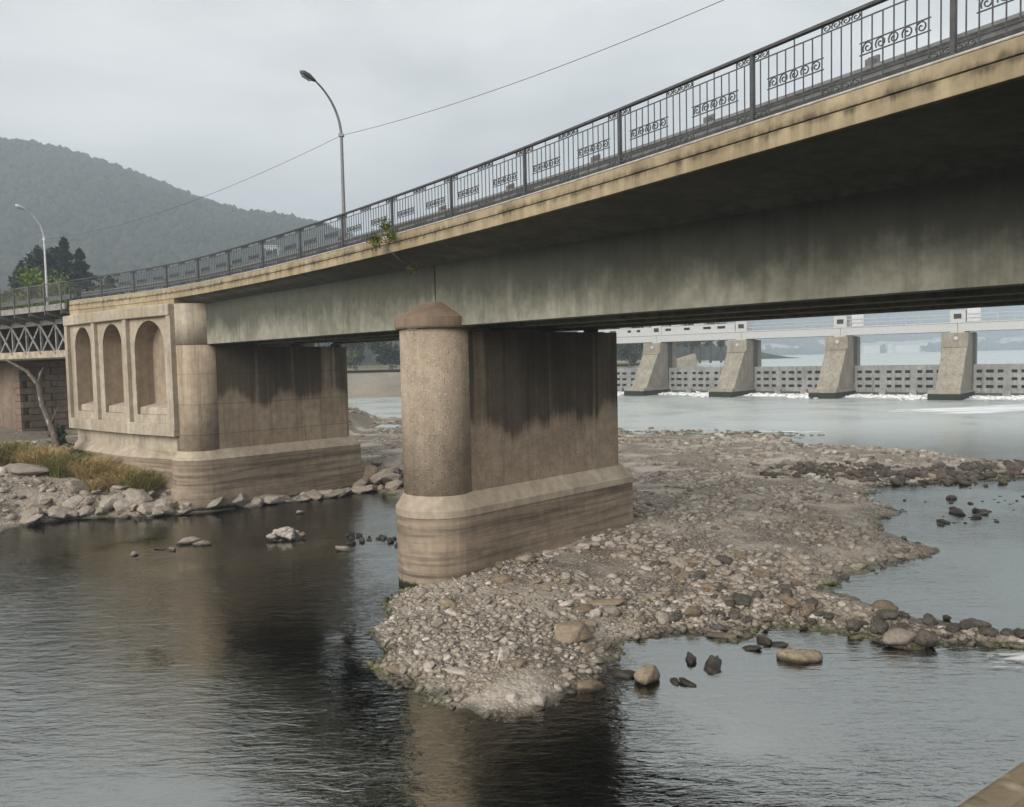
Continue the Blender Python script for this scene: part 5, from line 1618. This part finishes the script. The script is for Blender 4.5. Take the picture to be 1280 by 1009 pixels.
# shrub at the foot of the abutment
leafy_tree('shrub', -24.6, 43.6, 1.7, 2.3, .8, 'leaf_dark', 'leafy shrub growing at the left corner of the arched abutment', None, 700, .11, 'shrub', .05, .15, 12)
leafy_tree('shrub', -23.4, 42.9, 1.5, 1.3, .6, 'leaf_green', 'low green shrub at the foot of the dead tree', None, 500, .10, 'shrub', .04, .1, 10)
leafy_tree('shrub', -27.3, 43.6, 1.7, 1.3, .9, 'leaf_green', 'spreading green shrub left of the dead tree', None, 600, .10, 'shrub', .04, .1, 10)
# row of trees on the far bank seen under the bridge
tl = ['leftmost', 'second', 'third', 'fourth', 'fifth', 'sixth', 'seventh']
for k, (x, y, h, r_) in enumerate([(-52, 178, 13, 5), (-43, 180, 14, 5.5), (-34.5, 178, 12.5, 5), (-27, 181, 14, 5.5), (-19, 179, 13, 5), (-11, 182, 12, 5), (-2, 182, 12, 5)]):
    leafy_tree('bank_tree', x, y, 5.2, h, r_, 'leaf_dark' if k % 2 else 'leaf_green', 'dark green tree, %s from left in the row beyond the far embankment' % tl[k], 'trees on the far embankment', 2600, .5, low=.14)
leafy_tree('bank_tree', 27.5, 186, 5.2, 10, 4.5, 'leaf_dark', 'dark bushy tree between the bridge pier and the leftmost weir pier', 'trees by the weir end', 2200, .45, low=.1)
for k, x in enumerate((45.5, 48.5, 51.5, 54.5)):
    leafy_tree('plane_tree', x, 205 + k, 5.2, 10.5, 2.6, 'leaf_autumn', 'brownish thin-crowned tree, %s from left in the row behind the weir' % tl[k], 'brown trees behind the weir', 800, .4, low=.45, nc=12)
for k, (x, y, h, r_, m_) in enumerate([(25, 200, 17, 6, 'leaf_autumn'), (42, 215, 19.5, 7, 'leaf_autumn'), (50, 222, 21, 6, 'leaf_green')]):
    leafy_tree('tall_tree', x, y, 5.2, h, r_, m_, 'tall hazy tree rising above the weir service bridge, %s from left' % tl[k], 'tall trees behind the weir', 2600, .5, low=.25)
# rail fence on the far embankment
fe = empty('bank_fence', (-30, 172.5, 5.2), 'low wooden rail fence along the top of the far embankment', 'fence')
for z in (5.7, 6.25):
    MB().beam((-62, 171.5, z), (4, 173, z), .1, .12).build('fence_rail', 'fence_wood', fe)
for x in np.arange(-61, 4, 3.0):
    yy = 171.5 + (x + 62) / 66 * 1.5
    MB().box(x - .07, x + .07, yy - .07, yy + .07, 5.0, 6.45).build('fence_post', 'fence_wood', fe)
# sloping stone wall and pale building behind the weir end
MB().hexa([(31.5, 176, -.5), (42, 176, -.5), (44, 190, -.5), (34, 190, -.5), (33.5, 178, 5.3), (41.0, 178, 7.4), (43, 189, 7.4), (35, 189, 5.3)]).build('ramp_wall', 'weir_concrete')
tag(bpy.data.objects['ramp_wall'], 'sloping pale concrete ramp wall behind the left weir gates', 'wall')

# houses on the far shore
hl = 0
for k in range(34):
    x = random.uniform(380, 1050); y = 1462 + random.uniform(0, 240)
    zz = 9 + float(np.interp(x, ax_, az_) * sstep(1520, 2400, np.array([y]))[0])
    wv, dv, hv = random.uniform(14, 42), random.uniform(10, 18), random.uniform(7, 13)
    hsq = empty('far_house', (x, y, zz), 'tiny pale house on the hazy far shore of the lake', 'house', 'houses across the lake')
    MB().box(x - wv / 2, x + wv / 2, y - dv / 2, y + dv / 2, zz - 6, zz + hv).build('wall', 'wall_far', hsq)
    MB().hexa([(x - wv / 2 - 1, y - dv / 2 - 1, zz + hv), (x + wv / 2 + 1, y - dv / 2 - 1, zz + hv), (x + wv / 2 + 1, y + dv / 2 + 1, zz + hv), (x - wv / 2 - 1, y + dv / 2 + 1, zz + hv),
               (x - wv / 2, y - .3, zz + hv + 4), (x + wv / 2, y - .3, zz + hv + 4), (x + wv / 2, y + .3, zz + hv + 4), (x - wv / 2, y + .3, zz + hv + 4)]).build('roof', 'roof_far', hsq)

# ------------------------------------------------------------------ haze
hz = MB().box(-2300, 4600, -120, 3600, -4, 420).build('haze', 'white_paint')
tag(hz, 'thin pale haze over the valley', 'haze', kind='stuff')
Hm = bpy.data.materials.new('haze')
Hm.use_nodes = True
Hm.node_tree.nodes.clear()
ho = Hm.node_tree.nodes.new('ShaderNodeOutputMaterial')
pv = Hm.node_tree.nodes.new('ShaderNodeVolumePrincipled')
pv.inputs['Color'].default_value = (0.78, 0.89, 0.99, 1)
pv.inputs['Density'].default_value = 0.00066
pv.inputs['Anisotropy'].default_value = 0.2
Hm.node_tree.links.new(pv.outputs[0], ho.inputs['Volume'])
hz.data.materials.clear()
hz.data.materials.append(Hm)

# ------------------------------------------------------------------ labels that single out each stone
CW = {'rock_pale': 'grey', 'rock_white': 'whitish', 'rock_brown': 'brown', 'rock_tan': 'tan', 'rock_dark': 'dark'}
ORD = ['first', 'second', 'third', 'fourth', 'fifth', 'sixth', 'seventh', 'eighth', 'ninth', 'tenth', 'eleventh', 'twelfth'] + ['%dth' % k for k in range(13, 60)]
PLACE = {'boulders of the rock bar': ('boulder', 'on the rock bar'), 'loose stones on the gravel spit': ('stone', 'lying on the gravel spit'),
         'rubble below the arched abutment': ('block', 'on the bank below the arches'), 'stones at the foot of the near pier': ('stone', 'against the near pier foot'),
         'blocks between the bridge piers': ('block', 'heaped between the bridge piers'), 'edge blocks along the smooth pier': ('flat block', 'at the smooth pier foot'),
         'dark stones left of the near pier': ('stone', 'in water left of the near pier'), 'stones in the water on the far right': ('stone', 'in the right-hand shallows'),
         'stones heaped in the left pool': ('stone', 'of the heap in the pool'), 'dark stones in the right shallows': ('stone', 'in the water beside the spit'),
         'rocks of the rubble ridge': ('rock', 'on the rubble ridge'),
         'houses across the lake': ('house', 'on the far lake shore')}
bk_ = {}
for o in SC.objects:
    g_ = o.get('group')
    if o.parent is None and g_ in PLACE:
        if o.type == 'MESH':
            sz = o.scale[0] * o.scale[1] * o.scale[2]
            mt = o.data.materials[0].name
            shp = 'angular' if 'angular' in o.data.name else 'rounded'
            bk_.setdefault((g_, CW.get(mt, 'grey'), shp), []).append((sz, o))
        else:
            bk_.setdefault((g_, 'tiny pale', 'hazy'), []).append((1, o))
for (g_, cw, shp), lst in bk_.items():
    lst.sort(key=lambda q: q[0])
    cuts = {'large': lst[2 * len(lst) // 3:], 'medium': lst[len(lst) // 3:2 * len(lst) // 3], 'small': lst[:len(lst) // 3]} if len(lst) >= 6 else {'': lst}
    for szw, sub in cuts.items():
        sub = sorted(sub, key=lambda q: q[1].location.x / q[1].location.y)
        for k, (_, o) in enumerate(sub):
            noun, plc = PLACE[g_]
            base = ' '.join(w_ for w_ in (szw, cw, shp, noun, plc) if w_)
            o['label'] = base + (', %s of %s from left' % (ORD[k], len(sub)) if len(sub) > 1 else '')
